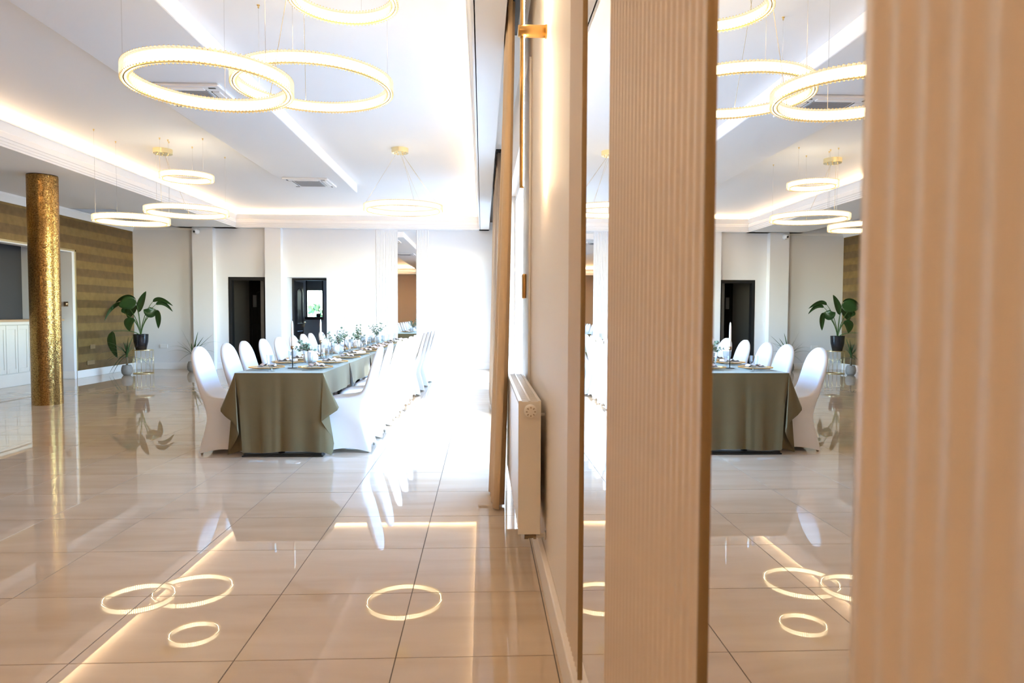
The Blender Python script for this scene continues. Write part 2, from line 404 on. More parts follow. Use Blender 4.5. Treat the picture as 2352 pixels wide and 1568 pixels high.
def walls():
    # right wall with a wide glazed opening and a second one behind the long curtain
    w = MB(); xo = .565
    for (ya, yb, za, zb) in ((YF, 5.05, 0, 3.6), (8.4, 9.05, 0, 3.6), (14.85, YB+.25, 0, 3.6), (5.05, 8.4, 2.72, 3.6), (9.05, 14.85, 2.72, 3.6)):
        w.box((XR, ya, za), (xo, yb, zb))
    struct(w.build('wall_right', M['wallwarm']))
    # back wall: two door openings
    D1 = (-5.72, -4.86); D2 = (-4.42, -3.53); zt = 2.085
    b = MB(); y1 = YB+.14
    for (xa, xb, za, zb) in ((-10.2, D1[0], 0, 3.6), (D1[1], D2[0], 0, 3.6), (D2[1], .565, 0, 3.6), (D1[0], D1[1], zt, 3.6), (D2[0], D2[1], zt, 3.6)):
        b.box((xa, YB, za), (xb, y1, zb))
    b.box((D2[0]-.1, y1, 0), (D2[0], YB+.42, zt)); b.box((D2[1], y1, 0), (D2[1]+.1, YB+.42, zt)); b.box((D2[0]-.1, y1, zt), (D2[1]+.1, YB+.42, zt+.12))
    struct(b.build('wall_back', M['wall']))
    p = MB().box((-6.435, YB-.17, 0), (-5.99, YB, ZS)); struct(p.build('wall_pier', M['wall']))
    p = MB().box((-4.85, YB-.17, 0), (-4.50, YB, ZS)); struct(p.build('wall_pier', M['wall']))
    # left wall, papered, with the bar opening
    l = MB().box((XL-.2, YF, 0), (XL, 6.6, 3.225)).box((XL-.2, 13.5, 0), (XL, YB, 3.225)).box((XL-.2, 6.6, 2.44), (XL, 13.5, 3.225))
    struct(l.build('wall_left', M['wallpaper']))
    r = MB().box((-8.9, 13.42, 0), (XL-.2, 13.55, 3.225)).box((XL-.2, 13.42, 0), (XL-.004, 13.5, 2.44)).box((-8.9, 6.4, 0), (XL-.2, 6.55, 3.225)).box((XL-.2, 6.6, 2.42), (XL-.004, 13.42, 2.44))
    struct(r.build('wall_bar_side', M['wall']))
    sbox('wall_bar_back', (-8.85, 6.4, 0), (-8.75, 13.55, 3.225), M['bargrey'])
    t = MB().box((XL, 13.495, 0.15), (XL+.012, 13.53, 2.47)).box((XL, 6.57, 2.44), (XL+.012, 13.53, 2.47))
    struct(t.build('trim_4', M['pale']))
    sbox('wall_front', (-10.2, YF-.2, 0), (.565, YF, 3.6), M['taupe'])
    # baseboards
    for nm, a, bb in (('baseboard_back', (-1.19, YB-.014, 0), (XR, YB, .148)), ('baseboard_back', (-3.53, YB-.014, 0), (-2.42, YB, .148)), ('baseboard_back', (XL, YB-.014, 0), (-6.435, YB, .148)),
                      ('baseboard_back', (-5.99, YB-.014, 0), (-5.72, YB, .148)), ('baseboard_back', (-6.447, YB-.184, 0), (-5.978, YB-.17, .148)), ('baseboard_back', (-4.86, YB-.184, 0), (-4.49, YB-.17, .148)),
                      ('baseboard_left', (XL, 13.5, 0), (XL+.014, YB, .15)), ('baseboard_left', (XL, YF, 0), (XL+.014, 6.6, .15)), ('baseboard_left', (-8.3, 13.404, 0), (XL+.014, 13.42, .15)),
                      ('baseboard_right', (.287, 5.04, 0), (XR, YF, .132)), ('baseboard_right', (.287, 8.41, 0), (XR, 9.04, .132)), ('baseboard_front', (-10, YF, 0), (.28, YF+.014, .148))):
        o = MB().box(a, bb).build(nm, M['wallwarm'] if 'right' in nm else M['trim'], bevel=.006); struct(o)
walls()

# ------------------------------------------------------------------ doors and rooms behind the back wall
def doors():
    y = YB
    # corridor behind the first door
    c = MB().box((-6.6, 17.45, 0), (-4.95, 17.6, 3)); struct(c.build('wall_corridor', M['darkgrey']))
    c = MB().box((-6.62, y+.14, 0), (-6.5, 17.45, 3)); struct(c.build('wall_corridor_side', M['darkgrey']))
    c = MB().box((-5.05, y+.14, 0), (-4.95, 18.4, 3)); struct(c.build('wall_partition', M['darkgrey']))
    c = MB().box((-6.62, y+.14, 2.6), (-4.95, 17.6, 2.7)); struct(c.build('ceiling_corridor', M['darkgrey']))
    def frame(n, x0, x1, yy, z, w=.055, dpt=.1):
        f = MB().box((x0, yy, 0), (x0+w, yy+dpt, z)).box((x1-w, yy, 0), (x1, yy+dpt, z)).box((x0+w, yy, z-w), (x1-w, yy+dpt, z))
        return struct(f.build(n, M['dark']))
    frame('door_1', -5.72, -4.86, y-.004, 2.085, .075, .14)
    d2 = frame('door_2', -4.42, -3.53, y+.42, 2.085, .05, .1)
    # far corridor door, panelled
    d3 = frame('door_3', -5.83, -5.06, 17.40, 2.08, .06, .05)
    leaf(d3, -5.77, -5.12, 17.42, 0)
    gl = MB().box((-5.74, 17.405, 1.42), (-5.65, 17.412, 1.72)).build('pane', M['slate'], d3)
    # open leaf of the second door, hinged on its left jamb
    h = bpy.data.objects.new('door_leaf', None); COL.objects.link(h); h.parent = d2; h.location = (-4.37, y+.52, 0); h.rotation_euler = (0, 0, radians(91))
    leaf(h, 0, .78, .0, 0, local=True)
    hd = MB().tube([(.74, -.05, 1.03), (.74, -.05, 1.05), (.62, -.05, 1.05)], .009).box((.725, -.028, .93), (.755, -.02, 1.14)).build('door_handle', M['gold'], h)
    # cloakroom behind door 2 with its window
    rb = 18.4; wx0, wx1, wz0, wz1 = -4.68, -4.22, 1.12, 2.23
    w = MB()
    w.box((-5.05, rb, 0), (wx0, rb+.2, 3)); w.box((wx1, rb, 0), (-2.4, rb+.2, 3)); w.box((wx0, rb, 0), (wx1, rb+.2, wz0)); w.box((wx0, rb, wz1), (wx1, rb+.2, 3))
    w.box((-2.5, y+.42, 0), (-2.4, rb, 3))
    struct(w.build('wall_cloakroom', M['slate']))
    struct(MB().box((-4.95, y+.14, 2.6), (-2.4, rb, 2.7)).build('ceiling_cloakroom', M['slate']))
    struct(MB().box((-6.6, 17.9, -.12), (-2.3, 19, -.002)).build('floor_cloakroom', M['darkgrey']))
    f = MB(); k = .035
    f.box((wx0, rb-.01, wz0), (wx0+k, rb+.06, wz1)).box((wx1-k, rb-.01, wz0), (wx1, rb+.06, wz1)).box((wx0, rb-.01, wz0), (wx1, rb+.06, wz0+k+.02)).box((wx0, rb-.01, wz1-k), (wx1, rb+.06, wz1))
    wn = struct(f.build('window_3', M['dark']))
    MB().box((wx0+k, rb+.02, wz0+k), (wx1-k, rb+.026, wz1-k)).build('pane', M['pane'], wn)
    MB().box((wx0+k, rb-.004, wz1-.34), (wx1-k, rb+.004, wz1-k)).box((wx0+k, rb-.012, wz1-.36), (wx1-k, rb+.004, wz1-.335)).build('roller_blind', M['darkgrey'], wn)
    # plant on the sill, shrubs outside
    t = thing('sill_plant', 'dark spiky plant silhouetted in the small window beyond the second door', 'plant', (-4.34, rb-.075, wz0+.055))
    MB().lathe([(.0, 0), (.05, 0), (.06, .09), (.05, .09)], 16).build('pot', M['pot'], t, True)
    for q in range(9):
        a = q*.7; MB().grid(blade_rows((0, 0, .09), (.16*cos(a)*1.2, .05*sin(a), .22+.2*random.random()), .012)).build('leaf', M['blade'], t)
    MB().box((wx0, rb-.13, wz0-.02), (wx1, rb-.0, wz0+.055)).build('sill', M['dark'], wn)
def leaf(par, x0, x1, y, z, local=False):
    b = MB().box((x0, y, .01), (x1, y+.04, 2.02))
    b.build('door_panel', M['dark'], par, bevel=.003)
    for za, zb, arch in ((.18, .85, 0), (1.0, 1.88, 1)):
        xa, xb = x0+.12, x1-.12; pts = [(xa, za), (xb, za), (xb, zb-.08*arch)]
        if arch:
            for i in range(1, 8): t = i/8; pts.append((xb+(xa-xb)*t, zb-.08+.08*sin(pi*t)))
        pts.append((xa, zb-.08*arch))
        cx, cz = (xa+xb)/2, (za+zb)/2
        inn = [(cx+(a-cx)*.86, cz+(c-cz)*.92) for a, c in pts]; n = len(pts)
        vs = [(a, y-.001, c) for a, c in pts]+[(cx+(a-cx)*.94, y-.012, cz+(c-cz)*.965) for a, c in pts]+[(a, y-.004, c) for a, c in inn]
        fs = [(i, (i+1) % n, n+(i+1) % n, n+i) for i in range(n)]+[(n+i, n+(i+1) % n, 2*n+(i+1) % n, 2*n+i) for i in range(n)]+[tuple(range(2*n, 3*n))]
        MB().add(vs, fs).build('raised_panel', M['dark'], par)
def blade_rows(a, b, w, droop=.25, n=7, fold=.25):
    """arched strap leaf from a to b"""
    a = Vector(a); b = Vector(b); d = b-a; L = d.length; side = d.cross(Vector((0, 0, 1)))
    side = side.normalized() if side.length > 1e-4 else Vector((1, 0, 0))
    rows = []
    for i in range(n+1):
        t = i/n; p = a+d*t+Vector((0, 0, 1))*(droop*L*(t-t*t)*1.0)
        ww = w*(1-t)**.55*(.55+1.6*min(t, .28)) if t < 1 else .0006
        up = Vector((0, 0, -fold*ww))
        rows.append([p-side*ww-up*.5, p+up*.5, p+side*ww-up*.5])
    return rows
doors()

# ------------------------------------------------------------------ windows of the right wall, terrace
def windows():
    for nm, ya, yb, nd in (('window_1', 5.05, 8.4, 2), ('window_2', 9.05, 14.85, 4)):
        f = MB(); x0, x1 = .40, .47; k = .07; z1 = 2.72
        f.box((x0, ya, 0), (x1, yb, k)).box((x0, ya, z1-k), (x1, yb, z1)).box((x0, ya, k), (x1, ya+k, z1-k)).box((x0, yb-k, k), (x1, yb, z1-k))
        for i in range(1, nd): y = ya+(yb-ya)*i/nd; f.box((x0, y-k*.7, k), (x1, y+k*.7, z1-k))
        wn = struct(f.build(nm, M['plastic'], bevel=.006))
        for i in range(nd):
            a = ya+(yb-ya)*i/nd+k*.7; b = ya+(yb-ya)*(i+1)/nd-k*.7
            MB().box((.43, a, k), (.436, b, z1-k)).build('pane', M['pane'], wn)
    tr = struct(MB().box((.300, 4.46, .0), (XR, 5.05, 2.95)).build('trim_5', M['plastic'], bevel=.004))
    tb = MB().box((.274, 4.70, 1.40), (.300, 4.83, 1.57)).build('switch_plate', M['goldsatin'], tr, bevel=.008)
    struct(MB().box((.45, -8, -.14), (30, 40, -.03)).build('ground_terrace', M['terrace']))
    h = MB()
    rnd = random.Random(3)
    hg = MB()
    for k in range(700):
        c = Vector((-8+rnd.random()*9, 24.5+rnd.random()*1.2, rnd.random()*1.6)); a = Vector((rnd.gauss(0, 1), rnd.gauss(0, 1), rnd.gauss(0, 1))).normalized()*.16
        b = Vector((rnd.gauss(0, 1), rnd.gauss(0, 1), rnd.gauss(0, 1))).normalized()*.12
        hg.add([c-a, c+b, c+a, c-b], [(0, 1, 2, 3)])
    o = hg.build('garden_hedge', M['hedge']); tag(o, 'green hedge outside, seen through the small window beyond the second door', 'hedge'); o['kind'] = 'stuff'
    struct(MB().box((-20, 18.7, -.3), (.44, 60, -.15)).build('ground_garden', M['terrace']))
windows()

# ------------------------------------------------------------------ fluted panels and mirrors
def flute_profile(n_ribs, pitch, depth, seg=8):
    pts = []
    for r in range(n_ribs):
        for i in range(seg):
            t = i/seg; pts.append(((r+t)*pitch, depth*(.35+.65*abs(sin(pi*t))**.8)))
    pts.append((n_ribs*pitch, depth*.35)); return pts
def rib_mesh(name, pitch, depth, z0, z1, m, seg=8):
    vs = []; fs = []
    for z in (z0, z1):
        for i in range(seg+1):
            t = i/seg; vs.append((-.0015-depth*(.5-.5*cos(2*pi*t)), t*pitch, z))
        vs += [(0, pitch, z), (0, 0, z)]
    n = seg+3
    for i in range(n): j = (i+1) % n; fs.append((i, j, n+j, n+i))
    fs += [tuple(range(n-1, -1, -1)), tuple(range(n, 2*n))]
    o = MB().add(vs, fs).build(name, m); return o
def panels():
    P = .0342; z0, z1 = .132, ZS
    specs = [('white fluted wall panel before the narrow far mirror, beside the warm lit wall', 2.125, 10, 'far'),
             ('white fluted wall panel standing between the two tall mirrors', .941, 22, 'mid'),
             ('white fluted wall panel filling the right edge, past the wide mirror', -.47, 30, 'near')]
    src = None
    for lab, ya, n, _ in specs:
        t = thing('fluted_panel', lab, 'wall panel', (XR-.0005, ya, 0), 0, 'fluted panels on the mirror wall')
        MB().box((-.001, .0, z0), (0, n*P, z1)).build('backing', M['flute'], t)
        for k in range(n):
            if src is None:
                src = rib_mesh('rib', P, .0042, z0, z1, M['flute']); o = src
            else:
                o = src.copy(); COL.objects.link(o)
            o.parent = t; o.location = (0, k*P, 0)
        # thin brown strip on the near end face, its shade put into the colour
        MB().box((-.0085, -.004, z0), (0, 0.0, z1)).build('edge_shade', M['edge'], t)
    for nm, ya, yb in (('narrow tall mirror between two fluted panels, reflecting chair backs and one ring lamp', 1.695, 2.118), ('wide tall mirror reflecting the table end, plants and ring lamps', .558, .935)):
        t = thing('wall_mirror', nm, 'mirror', (XR, ya, 0))
        MB().box((-.0014, 0, .134), (0, yb-ya, ZS-.01)).build('mirror_glass', M['mirror'], t)
    # back wall set
    for lab, xa, n, m in (('white fluted panel on the back wall, left of its mirror', -2.415, 14, 0), ('white fluted panel on the back wall, right of its mirror, behind chairs', -1.50, 8, 1)):
        t = thing('fluted_panel', lab, 'wall panel', (xa, YB-.0005, 0), 0, 'fluted panels on the back wall')
        b = MB(); q = .0345
        pf = flute_profile(n, q, .014)
        b.grid([[(u, -v, z) for u, v in pf] for z in (.148, ZS)])
        rb = b.build('ribs', M['flute_lit'], t); rb['kind'] = 'stuff'
        MB().box((0, -.004, .148), (n*q, 0, ZS)).build('backing', M['flute_lit'], t)
    t = thing('wall_mirror', 'tall mirror on the back wall between fluted panels, above the far chairs', 'mirror', (-1.925, YB, 0))
    MB().box((0, -.006, .16), (.42, 0, ZS-.01)).build('mirror_glass', M['mirror'], t)
panels()

# ------------------------------------------------------------------ gold column
def column():
    t = thing('mosaic_column', 'round column clad in gold mosaic, in front of the bar', 'column', (-6.08, 9.80, 0))
    R = .188
    MB().lathe([(R-.003, 0), (R-.003, ZS)], 64).build('core', M['black'], t, True)
    rnd = random.Random(5); vs = []; fs = []; n = 84; pz = .0152; rows = int(ZS/pz)
    for j in range(rows):
        za = j*pz+.0016; zb = (j+1)*pz-.0016
        for i in range(n):
            a0 = 2*pi*(i+.10)/n; a1 = 2*pi*(i+.90)/n
            ta = rnd.gauss(0, .00022); tb = rnd.gauss(0, .0003)
            q = len(vs)
            for (a, z, s1, s2) in ((a0, za, -1, -1), (a1, za, 1, -1), (a1, zb, 1, 1), (a0, zb, -1, 1)):
                r = R+ta*s1+tb*s2; vs.append((r*cos(a), r*sin(a), z))
            for (a, z) in ((a0, za), (a1, za), (a1, zb), (a0, zb)): vs.append(((R-.0035)*cos(a), (R-.0035)*sin(a), z))
            fs += [(q, q+1, q+2, q+3), (q, q+4, q+5, q+1), (q+1, q+5, q+6, q+2), (q+2, q+6, q+7, q+3), (q+3, q+7, q+4, q)]
    me = bpy.data.meshes.new('mosaic'); me.from_pydata(vs, [], fs); me.update()
    o = link('mosaic', me, M['mosaic'], t); o['kind'] = 'stuff'
column()

# ------------------------------------------------------------------ bar counter
def bar():
    t = thing('bar_counter', 'white panelled bar counter with an oak edged top', 'bar counter', (-8.03, 6.7, 0))
    L = 13.415-6.7-.085
    MB().box((-.6, 0, .22), (-.03, L, 1.06)).build('body', M['counter'], t)
    MB().box((-.6, 0, 0), (-.012, L+.03, .22)).build('plinth', M['counter'], t, bevel=.006)
    MB().box((-.62, -.02, 1.06), (.035, L+.05, 1.115), .01).build('moulding', M['counter'], t)
    MB().box((-.66, -.03, 1.115), (.06, L+.08, 1.15)).build('counter_top', M['oak'], t, bevel=.005)
    w = .2905; n = int(L/w); src = None
    for k in range(n+1):
        y0 = L-(k+1)*w+.012; y0 = max(y0, 0.0)
        if src is None:
            b = MB(); h0, h1 = .235, 1.05; e = w-.012
            b.box((-.03, 0, h0), (-.012, e, h1)); f = .05
            b.box((-.012, 0, h0), (0, f, h1)).box((-.012, e-f, h0), (0, e, h1)).box((-.012, f, h0), (0, e-f, h0+.07)).box((-.012, f, h1-.07), (0, e-f, h1))
            src = b.build('panel', M['counter'], t, bevel=.003); o = src
        else: o = src.copy(); COL.objects.link(o)
        o.location = (0, y0, 0)
    lp = at(154, 698, 1, 13.42); s = thing('wall_lamp', 'small brass cylinder wall lamp beside the bar opening', 'lamp', lp)
    MB().lathe([(.0, -.045), (.038, -.045), (.038, .045), (0, .045)], 20).build('shade', M['bronze'], s, True, loc=(.02, -.07, 0))
    MB().box((-.02, -.035, -.02), (.02, 0, .02)).build('bracket', M['gold'], s)
    # sockets
    def socket(n, lab, loc, rz, k, m='plastic'):
        q = thing('wall_socket', lab, 'socket', loc, rz)
        MB().box((-.042*k, -.009, -.042), (.042*k, 0, .042), .004).build('plate', M[m], q)
        for i in range(k):
            x = (-.5*(k-1)+i)*.082; MB().lathe([(.0, .001), (.019, .001), (.022, .006), (.026, .006)], 16).build('insert', M['vent'], q, True).rotation_euler = (pi/2, 0, 0)
            q.children[-1].location = (x, -.0095, 0)
    socket(1, 'white twin wall socket low on the pale wall beside the wire stand', (-7.2, YB, .52), 0, 2)
    p1 = at(209, 796, 0, XL); p2 = at(202, 833, 0, XL)
    socket(2, 'upper socket plate on the gold striped wall', (XL, p1.y, p1.z), pi/2, 2, 'edge')
    socket(3, 'lower socket plate on the gold striped wall, above the skirting', (XL, p2.y, p2.z), pi/2, 3, 'edge')
bar()

# ------------------------------------------------------------------ security camera
def cctv():
    p = at(452, 532, 1, YB-.17)
    t = thing('security_camera', 'white dome security camera at the top of the left pier', 'camera', (p.x, YB-.17, p.z))
    MB().lathe([(.0, 0), (.06, 0), (.06, .03), (.045, .05)], 24).build('mount', M['plastic'], t, True).rotation_euler = (pi/2, 0, 0)
    o = MB().lathe([(0, -.05), (.03, -.042), (.047, -.02), (.05, 0), (.047, .02), (.03, .042), (0, .05)], 20).build('head', M['plastic'], t, True); o.location = (0, -.075, 0)
    MB().lathe([(0, -.008), (.02, -.006), (.026, .0), (.026, .01)], 16).build('lens', M['dark'], t, True, loc=(-.01, -.119, -.008)).rotation_euler = (-pi/2, 0, 0)
cctv()

# ------------------------------------------------------------------ air conditioners
def aircon(y0, lab):
    S = .70; t = thing('air_conditioner', lab, 'air conditioner', (-2.76, y0+S/2, 3.385), 0, 'ceiling cassettes')
    h = S/2
    MB().box((-h, -h, -.028), (h, h, 0), .012).build('body', M['plastic'], t)
    g = MB().box((-.20, -.20, -.034), (.20, .20, -.026))
    for k in range(16): y = -.185+k*.0247; g.box((-.19, y, -.040), (.19, y+.006, -.034))
    g.build('grille', M['vent'], t)
    for k in range(4):
        v = MB().box((-.19, -.30, -.036), (.19, -.235, -.026), .004).box((-.22, -.305, -.030), (.22, -.30, -.0275))
        o = v.build('vane', M['plastic'], t); o.rotation_euler = (0, 0, k*pi/2)
        d = MB().box((-.195, -.235, -.031), (.195, -.222, -.0275)).build('outlet_slot', M['dark'], t); d.rotation_euler = (0, 0, k*pi/2)
        c = MB().box((.235, -.30, -.031), (.30, -.275, -.0275), .004).build('corner_slot', M['dark'], t); c.rotation_euler = (0, 0, k*pi/2)
aircon(6.44, 'ceiling cassette air conditioner seen through the large near ring lamp')
aircon(10.82, 'ceiling cassette air conditioner further back on the dropped ceiling strip')

# ------------------------------------------------------------------ ring lamps
def prism_mesh(w, d, h):
    c = w*.28
    pr = [(-w/2, -d*.1), (-w/2+c, -d/2), (w/2-c, -d/2), (w/2, -d*.1), (w/2, d/2), (-w/2, d/2)]
    n = len(pr); vs = [(x, y, -h/2) for x, y in pr]+[(x, y, h/2) for x, y in pr]
    fs = [(i, (i+1) % n, n+(i+1) % n, n+i) for i in range(n)]+[tuple(range(n-1, -1, -1)), tuple(range(n, 2*n))]
    return vs, fs
def ring_lamp(lab, c, dia, near, wires, top=ZC, group=None, hooks=True):
    R = dia/2; h = .078
    t = thing('ring_lamp', lab, 'lamp', c, 0, group)
    MB().lathe([(R-.020, -h/2+.012), (R-.020, h/2-.012), (R-.026, h/2-.012), (R-.026, -h/2+.012), (R-.020, -h/2+.012)], 96).build('light_band', M['led'], t, True)
    for s in (-1, 1):
        z = s*(h/2-.004)
        b = MB().lathe([(R-.0275, z-.003), (R-.0185, z-.003), (R-.0185, z+.003), (R-.0275, z+.003), (R-.0275, z-.003)], 96)
        b.build('gold_rim', M['gold'], t)
    pitch = .0245; no = int(2*pi*R/pitch); src = None; joined = MB()
    vs, fs = prism_mesh(.0200, .010, h-.004)
    for ring, rr, flip in ((0, R-.006, 0), (1, R-.040, pi)):
        n = no
        if ring: vs2, fs2 = prism_mesh(.0200*(R-.045)/R, .010, h-.004)
        for k in range(n):
            a = 2*pi*k/n
            if near and ring == 0 or near and ring == 1:
                if src is None: src = MB().add(vs, fs).build('crystal', M['crystal'], t); o = src
                else: o = src.copy(); COL.objects.link(o); o.parent = t
                o.location = (rr*cos(a), rr*sin(a), 0); o.rotation_euler = (0, 0, a+pi/2+flip)
            else:
                mt = Matrix.Rotation(a+pi/2+flip, 4, 'Z'); off = Vector((rr*cos(a), rr*sin(a), 0))
                joined.add([mt @ Vector(v)+off for v in (vs2 if ring else vs)], fs)
    if joined.v:
        o = joined.build('crystals', M['crystal'], t); o['kind'] = 'stuff'
    # small gold pins holding the crystals
    pins = MB()
    for k in range(no):
        a = 2*pi*k/no
        for s in (-1, 1): x, y, z = (R-.004)*cos(a), (R-.004)*sin(a), s*(h/2-.002); pins.box((x-.0025, y-.0025, z-.003), (x+.0025, y+.0025, z+.003)); x, y = (R-.044)*cos(a), (R-.044)*sin(a); pins.box((x-.0025, y-.0025, z-.003), (x+.0025, y+.0025, z+.003))
    o = pins.build('pins', M['gold'], t); o['kind'] = 'stuff'
    seps = MB()
    for k in range(no):
        a = 2*pi*(k+.5)/no; ca, sa = cos(a), sin(a)
        for rr in (R-.0035, R-.0425):
            w = .0011; x, y = rr*ca, rr*sa
            seps.add([(x-sa*w, y+ca*w, -h*.36), (x+sa*w, y-ca*w, -h*.36), (x+sa*w*.3, y-ca*w*.3, h*.22), (x-sa*w*.3, y+ca*w*.3, h*.22),
                      (x-sa*w+ca*.002, y+ca*w+sa*.002, -h*.36), (x+sa*w+ca*.002, y-ca*w+sa*.002, -h*.36)], [(0, 1, 2, 3), (4, 5, 2, 3), (0, 4, 3), (1, 5, 2), (0, 1, 5, 4)])
    o = seps.build('separators', M['pale'], t); o['kind'] = 'stuff'
    for w in wires:
        if len(w) == 1:
            a = radians(w[0]); x, y = (R-.02)*cos(a), (R-.02)*sin(a); wb = MB().tube([(x, y, h/2), (x, y, top-c[2])], .0013, 6)
            wo = wb.build('wire', M['chrome'], t)
            MB().lathe([(.0, -.022), (.006, -.022), (.006, -.005), (.011, -.005), (.011, 0)], 12, (x, y, top-c[2])).build('hook', M['gold'], wo)
        else:
            a = radians(w[0]); x, y = (R-.02)*cos(a), (R-.02)*sin(a)
            MB().tube([(x, y, h/2), (w[1]-c[0], w[2]-c[1], w[3]-c[2])], .0016, 6).build('power_cable' if len(w) > 4 else 'wire', M['pale'], t)
def canopy(lab, x, y, r=.10):
    t = thing('ceiling_canopy', lab, 'lamp canopy', (x, y, ZC))
    MB().lathe([(0, 0), (r, 0), (r, -.062), (r-.004, -.066), (0, -.066)], 40).build('housing', M['pale'], t, False)
    for k in range(6):
        a = k*pi/3; MB().lathe([(.006, -.066), (.006, -.078), (0, -.08)], 10, (r*.6*cos(a), r*.6*sin(a), 0)).build('cable_gland', M['gold'], t, True)
ZB = ZC-.07
canopy('round brass ceiling canopy of the far left ring lamps', -4.42, 9.75, .125)
canopy('round brass ceiling canopy above the single far ring lamp', -1.13, 9.50, .115)
canopy('round brass ceiling canopy of the near ring lamps', -1.10, 4.35, .125)
NG = 'near cluster of ring lamps'; FG = 'far cluster of ring lamps'
ring_lamp('large near ring lamp on the left, framing an air conditioner', (-1.53, 3.97, 2.585), .90, True, [(100,), (205,), (330,), (60, -1.15, 4.3, ZB, 1)], group=NG)
ring_lamp('widest near ring lamp, overlapping behind the large left one', (-1.18, 4.90, 2.885), 1.10, True, [(25,), (150,), (270,), (110, -1.12, 4.4, ZB, 1)], group=NG)
ring_lamp('near ring lamp cut by the top edge, highest of the near cluster', (-.855, 4.32, 3.235), .67, True, [(80,), (200,), (320,), (150, -1.05, 4.36, ZB, 1)], group=NG)
ring_lamp('lowest far ring lamp, in front of the gold wall', (-4.51, 9.06, 2.475), .90, False, [(230,), (140,), (20,), (60, -4.45, 9.71, ZB, 1)], group=FG)
ring_lamp('widest far left ring lamp, between the lowest and the smallest', (-4.14, 9.84, 2.70), 1.10, False, [(160,), (270,), (40,), (110, -4.40, 9.76, ZB, 1)], group=FG)
ring_lamp('smallest far ring lamp, highest under the left canopy', (-3.895, 9.27, 3.07), .67, False, [(100,), (210,), (330,), (150, -4.38, 9.72, ZB, 1)], group=FG)
ring_lamp('single far ring lamp over the end of the table', (-1.073, 9.40, 2.712), 1.07, False, [(190, -1.18, 9.5, ZB), (20, -1.10, 9.52, ZB), (75, -1.11, 9.55, ZB), (300, -1.13, 9.45, ZB), (25, -1.10, 9.5, ZB, 1)])

# ------------------------------------------------------------------ sconce, radiator, curtains
def sconce():
    p = at(1256, 72.5, 0, XR); zb = at(1200, 424, 0, XR-.122).z-p.z
    t = thing('wall_sconce', 'tall brass rod wall light on the warm lit wall', 'lamp', p)
    o = MB().lathe([(.0, 0), (.030, 0), (.030, .135), (.027, .142), (0, .142)], 28).build('bracket', M['goldsatin'], t, True); o.rotation_euler = (0, -pi/2, 0)
    o = MB().lathe([(.0, 0), (.033, 0), (.033, .009), (0, .009)], 28).build('wall_plate', M['goldsatin'], t); o.rotation_euler = (0, -pi/2, 0)
    MB().tube([(-.122, 0, zb), (-.122, 0, .44)], .010, 16).build('rod', M['goldsatin'], t, True)
    MB().box((-.1125, -.003, zb+.01), (-.1105, .003, .43)).build('led_line', M['ledline'], t)
sconce()
def radiator():
    t = thing('radiator', 'white panel radiator on the wall below the window edge', 'radiator', (0, 3.27, .226))
    x0, x1, L, H = .178, .283, 1.5, .652
    # front panel with pressed vertical channels
    rows = []
    pts = []; y = 0
    n = int(L/.04)
    for i in range(n+1):
        y = L*i/n; pts.append((x0+(.0025 if i % 2 else 0), y))
    MB().grid([[(x, yy, z) for x, yy in pts] for z in (.012, H-.02)]).build('front_panel', M['radiator'], t, solid=.004)
    MB().box((x1-.012, 0.01, .012), (x1, L-.01, H-.02)).build('rear_panel', M['radiator'], t)
    for yy in (0, L-.006): MB().box((x0-.003, yy, 0), (x1+.001, yy+.006, H-.004)).build('end_cover', M['radiator'], t, bevel=.002)
    g = MB().box((x0-.003, 0, H-.006), (x0+.014, L, H)).box((x1-.014, 0, H-.006), (x1+.001, L, H)).box((x0+.046, 0, H-.006), (x0+.056, L, H))
    for k in range(46): y = .01+k*(L-.02)/46; g.box((x0+.014, y, H-.008), (x1-.014, y+.014, H-.004))
    g.build('top_grille', M['radiator'], t)
    MB().box((x0+.04, .03, .05), (x0+.06, L-.03, H-.05)).build('convector', M['radiator'], t)
    k = MB().lathe([(0, 0), (.022, 0), (.022, .012), (.031, .018), (.031, .045), (.028, .055), (.02, .059), (0, .06)], 28).build('thermostat_knob', M['radiator'], t, True); k.location = (x0+.053, 0, H-.045); k.rotation_euler = (pi/2, 0, 0)
    for i in range(8):
        a = i*pi/4; q = MB().box((-.002, -.0045, .0575), (.002, .0045, .0592)).build('knob_slot', M['bronze'], k); q.location = (.019*cos(a), .019*sin(a), 0); q.rotation_euler = (0, 0, a+pi/2)
    MB().tube([(x1, .12, H-.085), (XR, .12, H-.085)], .009, 12).build('wall_bracket', M['radiator'], t, True)
    MB().tube([(x1, L-.12, H-.085), (XR, L-.12, H-.085)], .009, 12).build('wall_bracket', M['radiator'], t, True)
    v = MB().tube([(x0+.03, .04, -.018), (x0+.05, .04, -.018)], .017, 6).tube([(x0+.05, .04, -.018), (x0+.075, .04, -.018)], .013, 12).tube([(x0+.075, .04, -.018), (x0+.088, .04, -.018)], .018, 6).tube([(x0+.06, .04, -.018), (x0+.06, .04, .012)], .012, 12)
    v.build('valve', M['bronze'], t)
    MB().tube([(x0+.088, .04, -.018), (XR, .04, -.018)], .011, 14).build('pipe', M['radiator'], t, True)
    MB().lathe([(.011, 0), (.022, .002), (.022, .007), (.011, .009)], 20).build('pipe_collar', M['radiator'], t, True, loc=(XR-.001, .04, -.018)).rotation_euler = (0, -pi/2, 0)
radiator()
